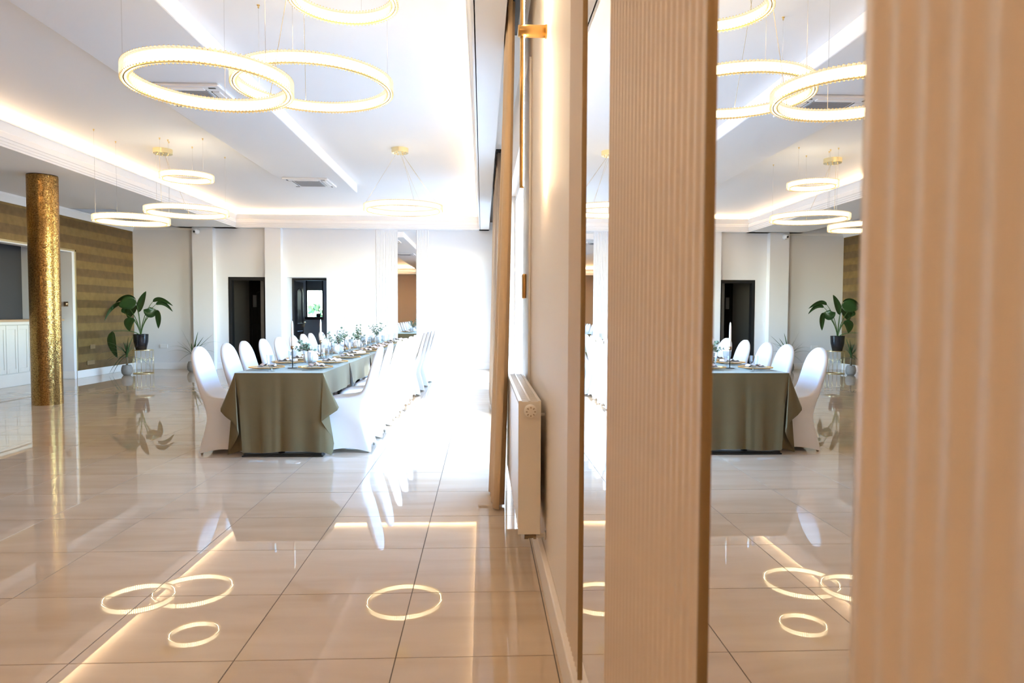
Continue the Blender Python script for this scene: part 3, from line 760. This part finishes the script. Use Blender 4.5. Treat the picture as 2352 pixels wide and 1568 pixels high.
def curtains():
    def drape(name, lab, y0, y1, xf, amp, waves, z0, z1, m, seed=1, ph=0.0):
        rnd = random.Random(seed); n = waves*10; rows = []
        for k in range(14):
            t = k/13; z = z0+(z1-z0)*t; row = []
            for i in range(n+1):
                u = i/n; w = sin(2*pi*waves*u+ph+.5*sin(5*u+seed)); aw = amp*(.65+.35*(1-t))
                row.append((xf(u, t)+aw*w+.006*sin(9*u*waves+4*t), y0+(y1-y0)*u+.35*(y1-y0)/waves*.3*cos(2*pi*waves*u+ph), z))
            rows.append(row)
        o = MB().grid(rows).build(name, M[m], smooth=True, solid=.003)
        return tag(o, lab, 'curtain')
    # near drawn-back curtain: bulges out over the radiator
    drape('curtain', 'sand coloured curtain hanging in front of the radiator end', 4.44, 4.98, lambda u, t: .193-.020*u-.084*(1-t)**1.2, .040, 4, .012, 3.33, 'curtain', 2, 2.6)
    drape('curtain', 'long pale pleated curtain along the far windows', 8.72, 11.55, lambda u, t: .205-.06*(1-t)*(.6+.4*sin(3*u)), .035, 16, .02, 3.33, 'sheer', 5)
    for nm, y0, y1 in (('near', 3.4, 5.1), ('far', 8.7, 15.5)):
        o = MB().box((.17, y0, 3.335), (.25, y1, 3.36)).build('curtain_rail', M['black'])
        tag(o, 'black curtain rail in the ceiling slot above the %s curtain' % ('sand coloured' if nm == 'near' else 'long pale'), 'curtain rail')
curtains()

# ------------------------------------------------------------------ table, cloths
TX0, TX1, TY0, TY1, TZ = -2.195, -1.425, 6.16, 13.75, .755
def table():
    t = thing('banquet_table', 'long banquet table under sage green cloths with black base plates', 'table', (0, 0, 0))
    L = (TY1-TY0)/6
    for k in range(6):
        y0 = TY0+.006+k*L
        MB().box((TX0+.005, y0, TZ-.03), (TX1-.005, y0+L-.006, TZ-.003)).build('tabletop', M['oak'], t)
        bx = .36 if k == 0 else .26; MB().box((-1.79-bx, y0+.0, 0), (-1.79+bx, y0+.10, .014)).box((-1.79-bx+.012, y0+.01, .014), (-1.79+bx-.012, y0+.09, .03)).build('base_plate', M['black'], t, bevel=.004)
        MB().tube([(-1.81, y0+.05, .02), (-1.81, y0+.05, TZ-.03)], .03, 16).build('pedestal', M['black'], t, True)
table()
def cloths():
    ov = .225; fr = .708; e = .0
    # front cloth: path of columns around the perimeter, each column a drop
    cols = []   # (top point, [offset fn], length)
    yA = TY0; yE = 7.36
    def side(x, sgn, ys, nz=8):
        out = []
        for y in ys:
            w = .010*sin(y*7.3+sgn)+.006*sin(y*17+1)
            col = [(x+sgn*(.004+(.012+w)*(i/nz)), y, TZ+.002-ov*(i/nz)) for i in range(nz+1)]
            out.append(col)
        return out
    nz = 12
    ysL = [yE-(yE-yA-.06)*i/10 for i in range(11)]
    cols += side(TX0, -1, ysL, nz)
    def corner(x, sgn, offs):
        out = []
        for phi, ox, oy, L in offs:
            col = []
            for i in range(nz+1):
                t = i/nz; f = t**1.1
                col.append((x+sgn*(.003+ox*f), yA-.004+oy*f, TZ+.002-L*t))
            out.append(col)
        return out
    cl = [(90, .03, .10, .226), (75, .07, .085, .245), (60, .105, .07, .275), (47, .138, .03, .32), (42, .132, .015, .345), (36, .085, -.01, .385), (30, .015, -.035, .43), (27, -.03, -.045, .49), (24.5, -.035, -.02, .545), (22, .0, .02, .60), (19, .06, .05, .69), (17, .09, .055, .742), (14.5, .065, .07, .735), (10, -.01, .08, .715), (5, -.07, .05, .708), (2, -.10, .015, .708)]
    cols += corner(TX0, -1, cl)
    nf = 40
    for k in range(1, nf):
        u = k/nf; x = TX0+(TX1-TX0)*u
        wv = .010*sin(u*21+.6)+.012*math.exp(-((u-.46)/.025)**2)-.010*math.exp(-((u-.52)/.02)**2)-.012*math.exp(-((u-.1)/.05)**2)
        L = fr+.008*sin(u*7)
        sh = .045*(1-u) if u < .3 else 0
        col = []
        for i in range(nz+1):
            t = i/nz
            col.append((x+sh*t*(1 if u < .15 else .5), yA-.004-(.012+wv)*t**.8-(.006 if abs(t-.335) < .05 else 0)*.4, TZ+.002-L*t))
        cols.append(col)
    cr = [(4, -.01, -.012, .71), (9, .015, -.01, .715), (13, .04, .0, .73), (16.5, .065, .015, .742), (18.5, .078, .03, .71), (21, .085, .04, .64), (24, .06, .02, .56), (27, .02, -.01, .485), (30, -.01, -.03, .43), (36, .05, -.02, .385), (42, .125, .0, .335), (47, .135, .02, .31), (60, .10, .06, .275), (75, .06, .08, .245), (90, .03, .10, .226)]
    cols += corner(TX1, 1, cr)
    cols += side(TX1, 1, ysL[::-1], nz)
    b = MB(); n = len(cols)
    b.grid([[cols[k][i] for k in range(n)] for i in range(nz+1)])
    # top
    top = [c[0] for c in cols]; nl = len(ysL)
    left = top[:nl+len(cl)]; right = top[-(nl+len(cr)):][::-1]
    fc = top[nl+len(cl):-(nl+len(cr))]
    for i in range(nl-1):
        b.add([top[i], top[i+1], top[-2-i], top[-1-i]], [(0, 1, 2, 3)])
    yi = TY0+.06
    b.add([(TX0-.004, yi, TZ+.002)]+[top[k] for k in range(nl, n-nl)]+[(TX1+.004, yi, TZ+.002)], [tuple(range(n-2*nl+2))])
    o = b.build('tablecloth', M['cloth'], smooth=True, solid=.0025)
    md = o.modifiers.new('edge', 'EDGE_SPLIT'); md.split_angle = radians(65)
    tag(o, 'sage green tablecloth hanging to the floor at the near table end', 'tablecloth', 'sage tablecloths')
    ends = [7.37, 8.72, 10.0, 11.3, 12.55, TY1]
    names = ['second', 'third', 'fourth', 'fifth', 'farthest']
    for k in range(5):
        ya, yb = ends[k]+.004, ends[k+1]; ny = 22; rows = []
        for i in range(ny+1):
            y = ya+(yb-ya)*i/ny; q = []
            ed = .018*math.exp(-(i/2.0)**2) - .016*math.exp(-((ny-i)/2.0)**2)
            for sgn, x in ((-1, TX0), (1, TX1)):
                w = .012*sin(y*6.1+sgn+k)+.006*sin(y*15+2*k)
                d = [(x+sgn*(.005+(.014+w+ed)*t), y, TZ+.0022-(ov+.02*sin(k*2+1)*0)*t) for t in (1, .75, .5, .25, .08, 0)]
                q += d if sgn < 0 else d[::-1]
            rows.append(q)
        cb = MB().grid(rows)
        if k == 4: cb.grid([[(TX0+(TX1-TX0)*i/16, yb+.004+(.012+.008*sin(i*1.3))*t, TZ+.0022-.70*t) for i in range(17)] for t in (0, .1, .4, .7, 1)])
        o = cb.build('tablecloth', M['cloth'], smooth=True, solid=.0025)
        md = o.modifiers.new('edge', 'EDGE_SPLIT'); md.split_angle = radians(65)
        tag(o, 'sage green tablecloth, %s from the near table end' % names[k], 'tablecloth', 'sage tablecloths')
cloths()

# ------------------------------------------------------------------ chairs
def make_chair(name, label, group):
    """origin between the feet on the floor; +y faces the table, back leans to -y"""
    t = thing(name, label, 'chair', group=group)
    def ring(d0, d1, w0, w1, z, rc=.035, hem=None):
        """rounded rectangle: back edge d0 (half width w0), front edge d1 (half width w1)"""
        P = []
        corners = [(d0, -w0), (d0, w0), (d1, w1), (d1, -w1)]
        for q in range(4):
            a = corners[q-1]; b = corners[q]; c = corners[(q+1) % 4]
            va = Vector((a[0]-b[0], a[1]-b[1])); vc = Vector((c[0]-b[0], c[1]-b[1]))
            ra = min(rc, va.length*.45); rcc = min(rc, vc.length*.45)
            pa = Vector(b)+va.normalized()*ra; pc = Vector(b)+vc.normalized()*rcc
            for i in range(4):
                s = i/3; P.append((pa*(1-s)**2+Vector(b)*2*s*(1-s)+pc*s*s))
            nxt = corners[(q+1) % 4]; nn = corners[(q+2) % 4]
            vb2 = Vector((nn[0]-nxt[0], nn[1]-nxt[1])); vp2 = Vector((b[0]-nxt[0], b[1]-nxt[1]))
            pe = Vector(nxt)+vp2.normalized()*min(rc, vp2.length*.45)
            for i in range(1, 5):
                s = i/5; P.append(pc*(1-s)+pe*s)
        out = []
        for k, p in enumerate(P):
            q = k % 8; zz = z; dx = p.x; wy = p.y
            if hem is not None and q >= 3:
                s = (q-3)/5.0; arch = sin(pi*min(1, max(0, s)))
                edge = k//8
                zz = z+hem*arch*(1.0 if edge in (1, 3) else (1.3 if edge == 0 else .8))
                cx = (d0+d1)/2
                pull = .022*arch
                if edge in (1, 3): wy *= 1-pull/abs(wy)
                else: dx -= math.copysign(pull, dx-cx)
            out.append((wy, dx, zz))
        return out
    # order of corners: back-left, back-right, front-right, front-left
    S = []
    S.append(ring(-.225, .235, .215, .215, .012, .02, .035))
    S.append(ring(-.205, .230, .210, .213, .10, .025, .030))
    S.append(ring(-.160, .224, .205, .212, .27, .03, .0))
    S.append(ring(-.150, .222, .208, .214, .34, .035))
    S.append(ring(-.165, .225, .212, .218, .41, .04))
    S.append(ring(-.185, .222, .215, .217, .465, .045))
    S.append(ring(-.192, .205, .215, .205, .492, .05))
    S.append(ring(-.197, .150, .215, .195, .503, .05))
    S.append(ring(-.200, .040, .215, .198, .510, .045))
    S.append(ring(-.204, -.075, .214, .205, .522, .04))
    S.append(ring(-.212, -.135, .213, .210, .56, .028))
    S.append(ring(-.228, -.168, .214, .212, .62, .022))
    S.append(ring(-.252, -.198, .214, .213, .72, .02))
    S.append(ring(-.275, -.224, .209, .208, .81, .02))
    S.append(ring(-.291, -.243, .190, .189, .875, .02))
    S.append(ring(-.302, -.256, .152, .151, .922, .02))
    S.append(ring(-.309, -.265, .105, .104, .952, .02))
    S.append(ring(-.312, -.270, .055, .054, .970, .018))
    S.append(ring(-.310, -.278, .020, .020, .978, .01))
    n = len(S[0]); vs = [p for r in S for p in r]; fs = []
    for i in range(len(S)-1):
        for k in range(n): j = (k+1) % n; fs.append((i*n+k, i*n+j, i*n+n+j, i*n+n+k))
    fs.append(tuple(range((len(S)-1)*n, len(S)*n)))
    MB().add(vs, fs).build('cover', M['spandex'], t, True, subsurf=1)
    # stitched piping that follows the edge of the back
    for fx in (-.195, .195):
        for fy in (-.210, .215):
            MB().tube([(fx*.97, fy*.95, 0), (fx*.95, fy*.93 if fy > 0 else fy*.86, .12), (fx*.93, fy*.88 if fy > 0 else fy*.52, .42)], .011, 10).build('leg', M['chrome'], t, True)
    MB().box((-.19, -.15, .40), (.19, .20, .44)).build('seat_frame', M['chrome'], t)
    return t
def chairs():
    yr = [6.53, 7.26, 8.02, 8.66, 9.30, 9.88, 10.42, 10.90, 11.5, 12.2, 13.0]
    yl = [6.50, 7.20, 7.72, 8.38, 9.0, 9.67, 10.22, 10.68, 11.37, 12.05, 12.75]
    first = None
    for sidei, (ys, x, rz, w) in enumerate(((yr, -1.255, pi/2, 'right'), (yl, -2.36, -pi/2, 'left'))):
        for k, y in enumerate(ys):
            desc = {'right': 'seen from behind', 'left': 'facing the windows'}[w]
            lab = 'white stretch-covered chair %s, %s from the near table end' % (desc, ORD[k] if k else 'nearest')
            if k == 0: lab = 'white stretch-covered chair %s at the near table end' % desc
            dr = radians(random.uniform(-3, 3)); dx = 0
            if sidei == 0 and k >= 7: dr = radians(6); dx = .05+.012*(k-7)
            if k == 0: dr = radians(1.0)
            if first is None:
                first = make_chair('banquet_chair', lab, 'white covered chairs around the table'); c = first
                c.location = (x, y, 0); c.rotation_euler = (0, 0, rz+dr)
            else:
                c = dup(first, (x+dx, y, 0), rz+dr, lab)
    return yr, yl
YR, YL = chairs()

# ------------------------------------------------------------------ table settings
TT = TZ+.0042
def settings():
    def plate(label):
        t = thing('charger_plate', label, 'plate', group='glass charger plates')
        MB().lathe([(0, .003), (.09, .003), (.10, .006), (.155, .020), (.158, .022), (.154, .023), (.098, .010), (.088, .007), (0, .007)], 40).build('dish', M['plate'], t, True)
        b = MB()
        for k in range(64):
            a = 2*pi*k/64; c = (.159*cos(a), .159*sin(a), .0225); r = .0066
            b.add([(c[0]+r, c[1], c[2]), (c[0]-r, c[1], c[2]), (c[0], c[1]+r, c[2]), (c[0], c[1]-r, c[2]), (c[0], c[1], c[2]+r), (c[0], c[1], c[2]-r)],
                  [(0, 2, 4), (2, 1, 4), (1, 3, 4), (3, 0, 4), (2, 0, 5), (1, 2, 5), (3, 1, 5), (0, 3, 5)])
        b.torus(.159, .0035, (0, 0, .0225), 48, 5)
        b.build('beaded_rim', M['bead'], t)
        return t
    def napkin_mesh():
        # a gathered bow: zigzag folds pinched in the middle
        rows = []
        for i in range(9):
            u = i/8; x = -.095+.19*u; pin = .32+.68*abs(2*u-1)**.8
            row = []
            for k in range(7):
                v = k/6; y = (-.085+.17*v)*pin; z = .020+(.030+.026*(1-abs(2*v-1)))*(.5+.5*pin)*(k % 2)
                row.append((x, y, z))
            rows.append(row)
        return MB().grid(rows)
    def goblet(label):
        t = thing('water_glass', label, 'glass', group='faceted water glasses')
        pr = [(0, 0), (.034, 0), (.035, .004), (.012, .010), (.010, .028), (.022, .042), (.033, .065), (.038, .10), (.041, .150), (.0385, .150), (.0355, .10), (.030, .066), (.019, .046), (0, .042)]
        MB().lathe(pr, 12).build('bowl', M['glass'], t)
        return t
    def tumbler(label):
        t = thing('tumbler', label, 'glass', group='clear tumblers')
        MB().lathe([(0, 0), (.029, 0), (.031, .003), (.037, .125), (.0345, .125), (.0285, .010), (0, .010)], 10).build('bowl', M['glass'], t)
        return t
    CEN = [at(a, b, 2, TT) for a, b in ((672, 845), (737, 823), (792, 807), (829, 795), (714, 832), (776, 812), (822, 799), (866, 786))]
    P = plate('x'); G = goblet('x'); T = tumbler('x'); Nm = None
    cutl = None
    used = {'P': 0, 'G': 0, 'T': 0}
    def place(src, key, loc, rz, lab):
        if not used[key]:
            used[key] = 1; src.location = loc; src.rotation_euler = (0, 0, rz); src['label'] = lab; return src
        return dup(src, loc, rz, lab)
    napm = None
    for w, ys, px, sgn in (('right', YR, -1.585, 1), ('left', YL, -2.035, -1)):
        row = 'on the window side' if w == 'right' else 'on the door side'
        for k, y in enumerate(ys):
            o = ORD[k]
            yy = y+.04
            place(P, 'P', (px, yy, TT), random.random(), 'clear glass plate with gold beaded rim %s, %s from the near end' % (row, o))
            if napm is None:
                no = napkin_mesh().build('napkin', M['napkin'], smooth=True, solid=.003, subsurf=1); napm = no.data
            else: no = no.copy(); COL.objects.link(no)
            no.location = (px+random.uniform(-.01, .01), yy, TT+.004); no.rotation_euler = (0, 0, pi/2+random.uniform(-.5, .5))
            tag(no, 'blush folded napkin lying on the plate %s, %s from the near end' % (row, o), 'napkin', 'blush napkins')
            for gy in ((-.235, -.29, -.19, .20, .25, .30) if w == 'left' else (.20, .25, .16, .29, -.20)):
                q = Vector((px-sgn*.112, yy+gy, 0))
                if all((q-Vector((c.x, c.y, 0))).length > .13 for c in CEN): break
            CEN.append(q)
            place(G, 'G', (q.x, q.y, TT), random.random(), 'clear stemmed water glass %s, %s from the near end' % (row, o))
            q = Vector((px-sgn*.135, yy+(.33 if w == 'right' else .22), 0))
            if (k % 2 == 1 or k > 5) and all((q-Vector((c.x, c.y, 0))).length > .135 for c in CEN):
                CEN.append(q)
                place(T, 'T', (q.x, q.y, TT), random.random(), 'clear straight tumbler %s, by the %s plate from the near end' % (row, o))
            if k < 5:
                for nm, dy, L in (('fork', -.20, .19), ('knife', .20, .21)):
                    b = MB().box((-.5*L, -.006, 0), (.5*L-.05, .006, .003), .001)
                    if nm == 'fork':
                        b.box((.5*L-.05, -.012, 0), (.5*L-.04, .012, .003))
                        for q in range(4): b.box((.5*L-.04, -.012+.0065*q, 0), (.5*L, -.012+.0065*q+.004, .003))
                    else: b.box((.5*L-.09, -.006, .0005), (.5*L, .009, .0025), .0008)
                    c = b.build(nm, M['steel']); c.location = (px+sgn*.02, yy+dy*sgn, TT); c.rotation_euler = (0, 0, pi if sgn > 0 else 0)
                    tag(c, 'steel table %s %s beside the %s plate from the near end' % (nm, row, o), nm, 'table cutlery')
    # candlesticks with tall candles
    cs = [(672, 845), (737, 823), (792, 807), (829, 795)]; src = None
    for k, (px, py) in enumerate(cs):
        p = at(px, py, 2, TT); lab = 'thin black candlestick, %s from the near table end' % ORD[k]
        if src is None:
            src = thing('candlestick', lab, 'candlestick', (p.x, p.y, TT), 0, 'black candlesticks')
            MB().lathe([(0, 0), (.045, 0), (.045, .004), (.006, .006)], 32).build('base', M['black'], src)
            MB().tube([(0, 0, .004), (0, 0, .185)], .0042, 10).build('stem', M['black'], src, True)
            MB().lathe([(.004, .178), (.012, .182), (.0145, .190), (.0145, .215), (.0125, .215), (.0125, .192), (0, .190)], 16).build('cup', M['bronze'], src, True)
        else: dup(src, (p.x, p.y, TT), 0, lab)
        if k == 0:
            cd = thing('candle', 'tall ivory taper candle in the nearest black candlestick', 'candle', (p.x, p.y, TT+.193), 0, 'ivory taper candles')
            MB().lathe([(0, 0), (.0118, 0), (.0122, .10), (.0105, .22), (.007, .255), (.002, .265), (0, .266)], 16).build('wax', M['wax'], cd, True)
            MB().tube([(0, 0, .264), (.001, 0, .276)], .0012, 6).build('wick', M['wick'], cd)
        else: dup(cd, (p.x, p.y, TT+.193), 0, 'tall ivory taper candle in the %s black candlestick' % ORD[k])
    # vases with eucalyptus
    vs_ = [(714, 832, .16, 'low white vase'), (776, 812, .15, 'round white vase'), (822, 799, .15, 'blush white vase'), (866, 786, .15, 'white vase')]
    for k, (px, py, dia, nm) in enumerate(vs_):
        p = at(px, py, 2, TT); r = dia/2
        v = thing('bud_vase', '%s, %s from the near table end, between the plates' % (nm, ORD[k]), 'vase', (p.x, p.y, TT), 0, 'white vases')
        MB().lathe([(0, 0), (r*.75, 0), (r, r*.55), (r*.98, r*.85), (r*.75, r*1.25), (r*.42, r*1.5), (r*.30, r*1.6), (r*.26, r*1.6), (r*.36, r*1.48), (r*.6, r*1.2), (0, r*.4)], 28).build('body', M['vase'], v, True)
        e = thing('eucalyptus_bunch', 'bunch of grey green eucalyptus in the %s vase from the near end' % ORD[k], 'greenery', (p.x, p.y, TT), 0, 'eucalyptus bunches')
        rnd = random.Random(20+k); st = MB(); lv = MB()
        for s in range(11):
            a = rnd.uniform(0, 2*pi); el = rnd.uniform(.4, 1.25); L = rnd.uniform(.14, .24)*(1.0 if k else .9)
            if k == 0: a = rnd.uniform(pi*.45, pi*1.1); el = rnd.uniform(.2, .9)
            d = Vector((cos(a)*cos(el), sin(a)*cos(el), sin(el))); b0 = Vector((0, 0, r*1.62)); pts = []
            for i in range(6):
                q = i/5; pts.append(b0+d*L*q+Vector((0, 0, -.05*q*q if k == 0 else .0)))
            st.tube([Vector((0, 0, r*1.0))]+pts, .0018, 5)
            for i in range(1, 6):
                for sd in (-1, 1):
                    c = pts[i]; n1 = d.cross(Vector((rnd.gauss(0, 1), rnd.gauss(0, 1), rnd.gauss(0, 1)))).normalized()*sd
                    ln = rnd.uniform(.026, .042); wd = ln*.42; ax = (n1+d*.5).normalized(); sdv = ax.cross(Vector((rnd.gauss(0, 1), rnd.gauss(0, 1), rnd.gauss(0, 1)))).normalized()
                    lv.add([c, c+ax*ln*.4+sdv*wd, c+ax*ln, c+ax*ln*.4-sdv*wd, c+ax*ln*.5+ax.cross(sdv)*.004], [(0, 1, 4), (1, 2, 4), (2, 3, 4), (3, 0, 4)])
        st.build('stems', M['twig'], e); q = lv.build('leaves', M['euca'], e); q['kind'] = 'stuff'
settings()

# ------------------------------------------------------------------ potted plants
def plants():
    Y0 = 14.62
    def P(u, v, y=Y0): return at(200+u*.15304, 640+v*.15304, 1, y)
    def cl(rows):
        # leaf tips stay in front of the gold wall
        out = []
        for r in rows:
            q = []
            for p in r:
                p = Vector(p)
                if p.x < XL+.05:
                    C = Vector((0, 0, CAMH)); p = C+(p-C)*((XL+.05)/p.x)
                q.append(p)
            out.append(q)
        return out
    # wire stand
    base = at(330, 857, 2, 0); sx, sy = base.x, base.y
    Y0 = sy
    t = thing('plant_stand', 'round gold wire plant stand under the black pot', 'plant stand', (sx, sy, 0))
    R = .195; H = .50
    MB().torus(R, .007, (0, 0, .007)).build('lower_hoop', M['pale'], t, True)
    MB().torus(R, .007, (0, 0, H-.010)).build('upper_hoop', M['pale'], t, True)
    MB().lathe([(0, H-.005), (R-.004, H-.005), (R-.004, H), (0, H)], 36).build('top_tray', M['pale'], t)
    n = 14
    for k in range(n):
        a = 2*pi*k/n; MB().tube([(R*cos(a), R*sin(a), .01), (R*cos(a), R*sin(a), H-.01)], .0028, 6).build('rod', M['pale'], t, True)
    for k in range(n):
        a = 2*pi*k/n; pts = []
        for i in range(7): q = a+2*pi/n*2*i/6; pts.append((R*cos(q), R*sin(q), .27+.045*sin(pi*i/6)))
        if k % 2 == 0: MB().tube(pts, .003, 6).build('arch', M['pale'], t, True)
    # bird of paradise
    b = thing('potted_plant', 'large leafy palm-like plant in a glossy black pot on the wire stand', 'plant', (0, 0, 0))
    pc = at(324, 803, 1, sy); px = pc.x; z0 = H
    k = .143
    MB().lathe([(0, 0), (.095, 0), (.105, .006), (.140, .17), (.147, .31), (.147, .325), (.136, .325), (.136, .29), (0, .29)], 36, (px, sy, z0)).build('pot', M['pot'], b, True)
    MB().lathe([(.0, .296), (.136, .294)], 30, (px, sy, z0)).build('soil', M['soil'], b)
    root = Vector((px, sy, z0+.29))
    big = [((775, 500), (820, 340), (885, 188), 52, -.05, 0), ((985, 345), (1110, 290), (1285, 405), 30, -.1, 0), ((1030, 385), (1160, 350), (1283, 492), 30, .1, 0),
           ((1035, 465), (945, 520), (848, 462), 75, -.15, 1), ((1045, 468), (1085, 590), (1070, 746), 46, -.2, 1), ((742, 350), (610, 360), (478, 415), 95, -.1, 1),
           ((722, 292), (590, 262), (428, 358), 32, .1, 0), ((560, 365), (400, 400), (264, 628), 26, .05, 0), ((735, 400), (650, 470), (620, 600), 75, .1, 1),
           ((690, 590), (630, 640), (640, 788), 80, -.2, 1), ((375, 790), (375, 960), (455, 1185), 70, -.25, 1), ((560, 520), (590, 470), (730, 380), 60, .15, 0)]
    for (bs, md, tp, w, dy, broad) in big:
        A, B, C = P(*bs, Y0+dy*.6), P(*md, Y0+dy), P(*tp, Y0+dy*1.3)
        wm = w*.15304*Y0/1569*1.0; rows = []; N = 12
        for i in range(N+1):
            s = i/N; p = A*(1-s)**2+B*2*s*(1-s)*1.0+C*s*s
            p = p+(B-(A*.25+B*.5+C*.25))*(4*s*(1-s))*.5
            tg = ((B-A)*(1-s)+(C-B)*s).normalized(); view = Vector((px, -sy, 0)).normalized()
            sd = tg.cross(Vector((.15, 1, .1))).normalized()
            prof = (sin(pi*min(1, s**.75)))**.7 if 0 < s < 1 else .02
            ww = wm*prof+.002
            rows.append([p-sd*ww+Vector((0, -.03*prof, 0)), p-sd*ww*.5+Vector((0, -.008*prof, 0)), p+Vector((0, .008, 0)), p+sd*ww*.5+Vector((0, -.008*prof, 0)), p+sd*ww+Vector((0, -.03*prof, 0))])
        MB().grid(cl(rows)).build('leaf', M['leaf'], b, True, solid=.002)
        mid = (root+A)*.5+Vector((0, 0, .10)); mid.x = root.x*.45+A.x*.55
        st = [root*(1-q)**2+Vector((root.x*.8+A.x*.2, mid.y, max(mid.z, A.z*.75+.1)))*2*q*(1-q)+A*q*q for q in [i/8 for i in range(9)]]
        MB().tube(cl([st])[0], [.011-.006*i/8 for i in range(9)], 7).build('stalk', M['stalk'], b, True)
    # dracaenas in grey pots
    def drac(lab, ppx, ppy, dia, hgt, crown, tips, n2):
        g = at(ppx, ppy, 2, 0); d = thing('potted_dracaena', lab, 'plant', (0, 0, 0))
        r = dia/2
        MB().lathe([(0, 0), (r*.6, 0), (r*.9, hgt*.2), (r, hgt*.48), (r*.93, hgt*.75), (r*.78, hgt*.95), (r*.76, hgt), (r*.68, hgt), (r*.7, hgt*.9), (0, hgt*.9)], 30, (g.x, g.y, 0)).build('pot', M['potgrey'], d, True)
        MB().lathe([(0, hgt*.905), (r*.69, hgt*.905)], 24, (g.x, g.y, 0)).build('soil', M['soil'], d)
        cp = P(*crown, g.y)
        MB().tube([(g.x, g.y, hgt*.88), ((g.x+cp.x)/2+.01, g.y, (hgt+cp.z)/2), cp], [.022, .018, .016], 10).build('trunk', M['twig'], d, True)
        rnd = random.Random(n2)
        for (u, v) in tips:
            T_ = P(u, v, g.y+rnd.uniform(-.18, .12)); a = cp+Vector((rnd.gauss(0, .008), rnd.gauss(0, .008), rnd.uniform(-.05, .05)))
            hz = abs(T_.x-a.x); dr = .18+.5*min(1, hz/.5) if T_.z < a.z+.25 else .10
            MB().grid(cl(blade_rows(a, T_, .021, dr, 9))).build('leaf', M['blade'], d, True)
    drac('spiky green plant in a round grey pot against the gold wall', 292, 861.5, .215, .21, (590, 1160),
         [(115, 1165), (215, 965), (270, 1020), (320, 1240), (330, 1430), (380, 1440), (440, 880), (620, 870), (690, 860), (800, 1295), (975, 1345), (712, 1020), (720, 975), (580, 960), (480, 1010), (290, 1230), (545, 950), (650, 950), (420, 1180), (700, 1130), (400, 1330)], 3)
    drac('spiky green plant in a round grey pot beside the left pier', 443, 853.5, .23, .225, (1590, 1140),
         [(1415, 755), (1340, 930), (1230, 1025), (1180, 1110), (1370, 1255), (1665, 790), (1750, 870), (1890, 830), (1868, 930), (2010, 960), (1930, 1110), (1420, 950), (1800, 985), (1700, 1000), (1500, 900), (1640, 960), (1560, 960)], 8)
plants()
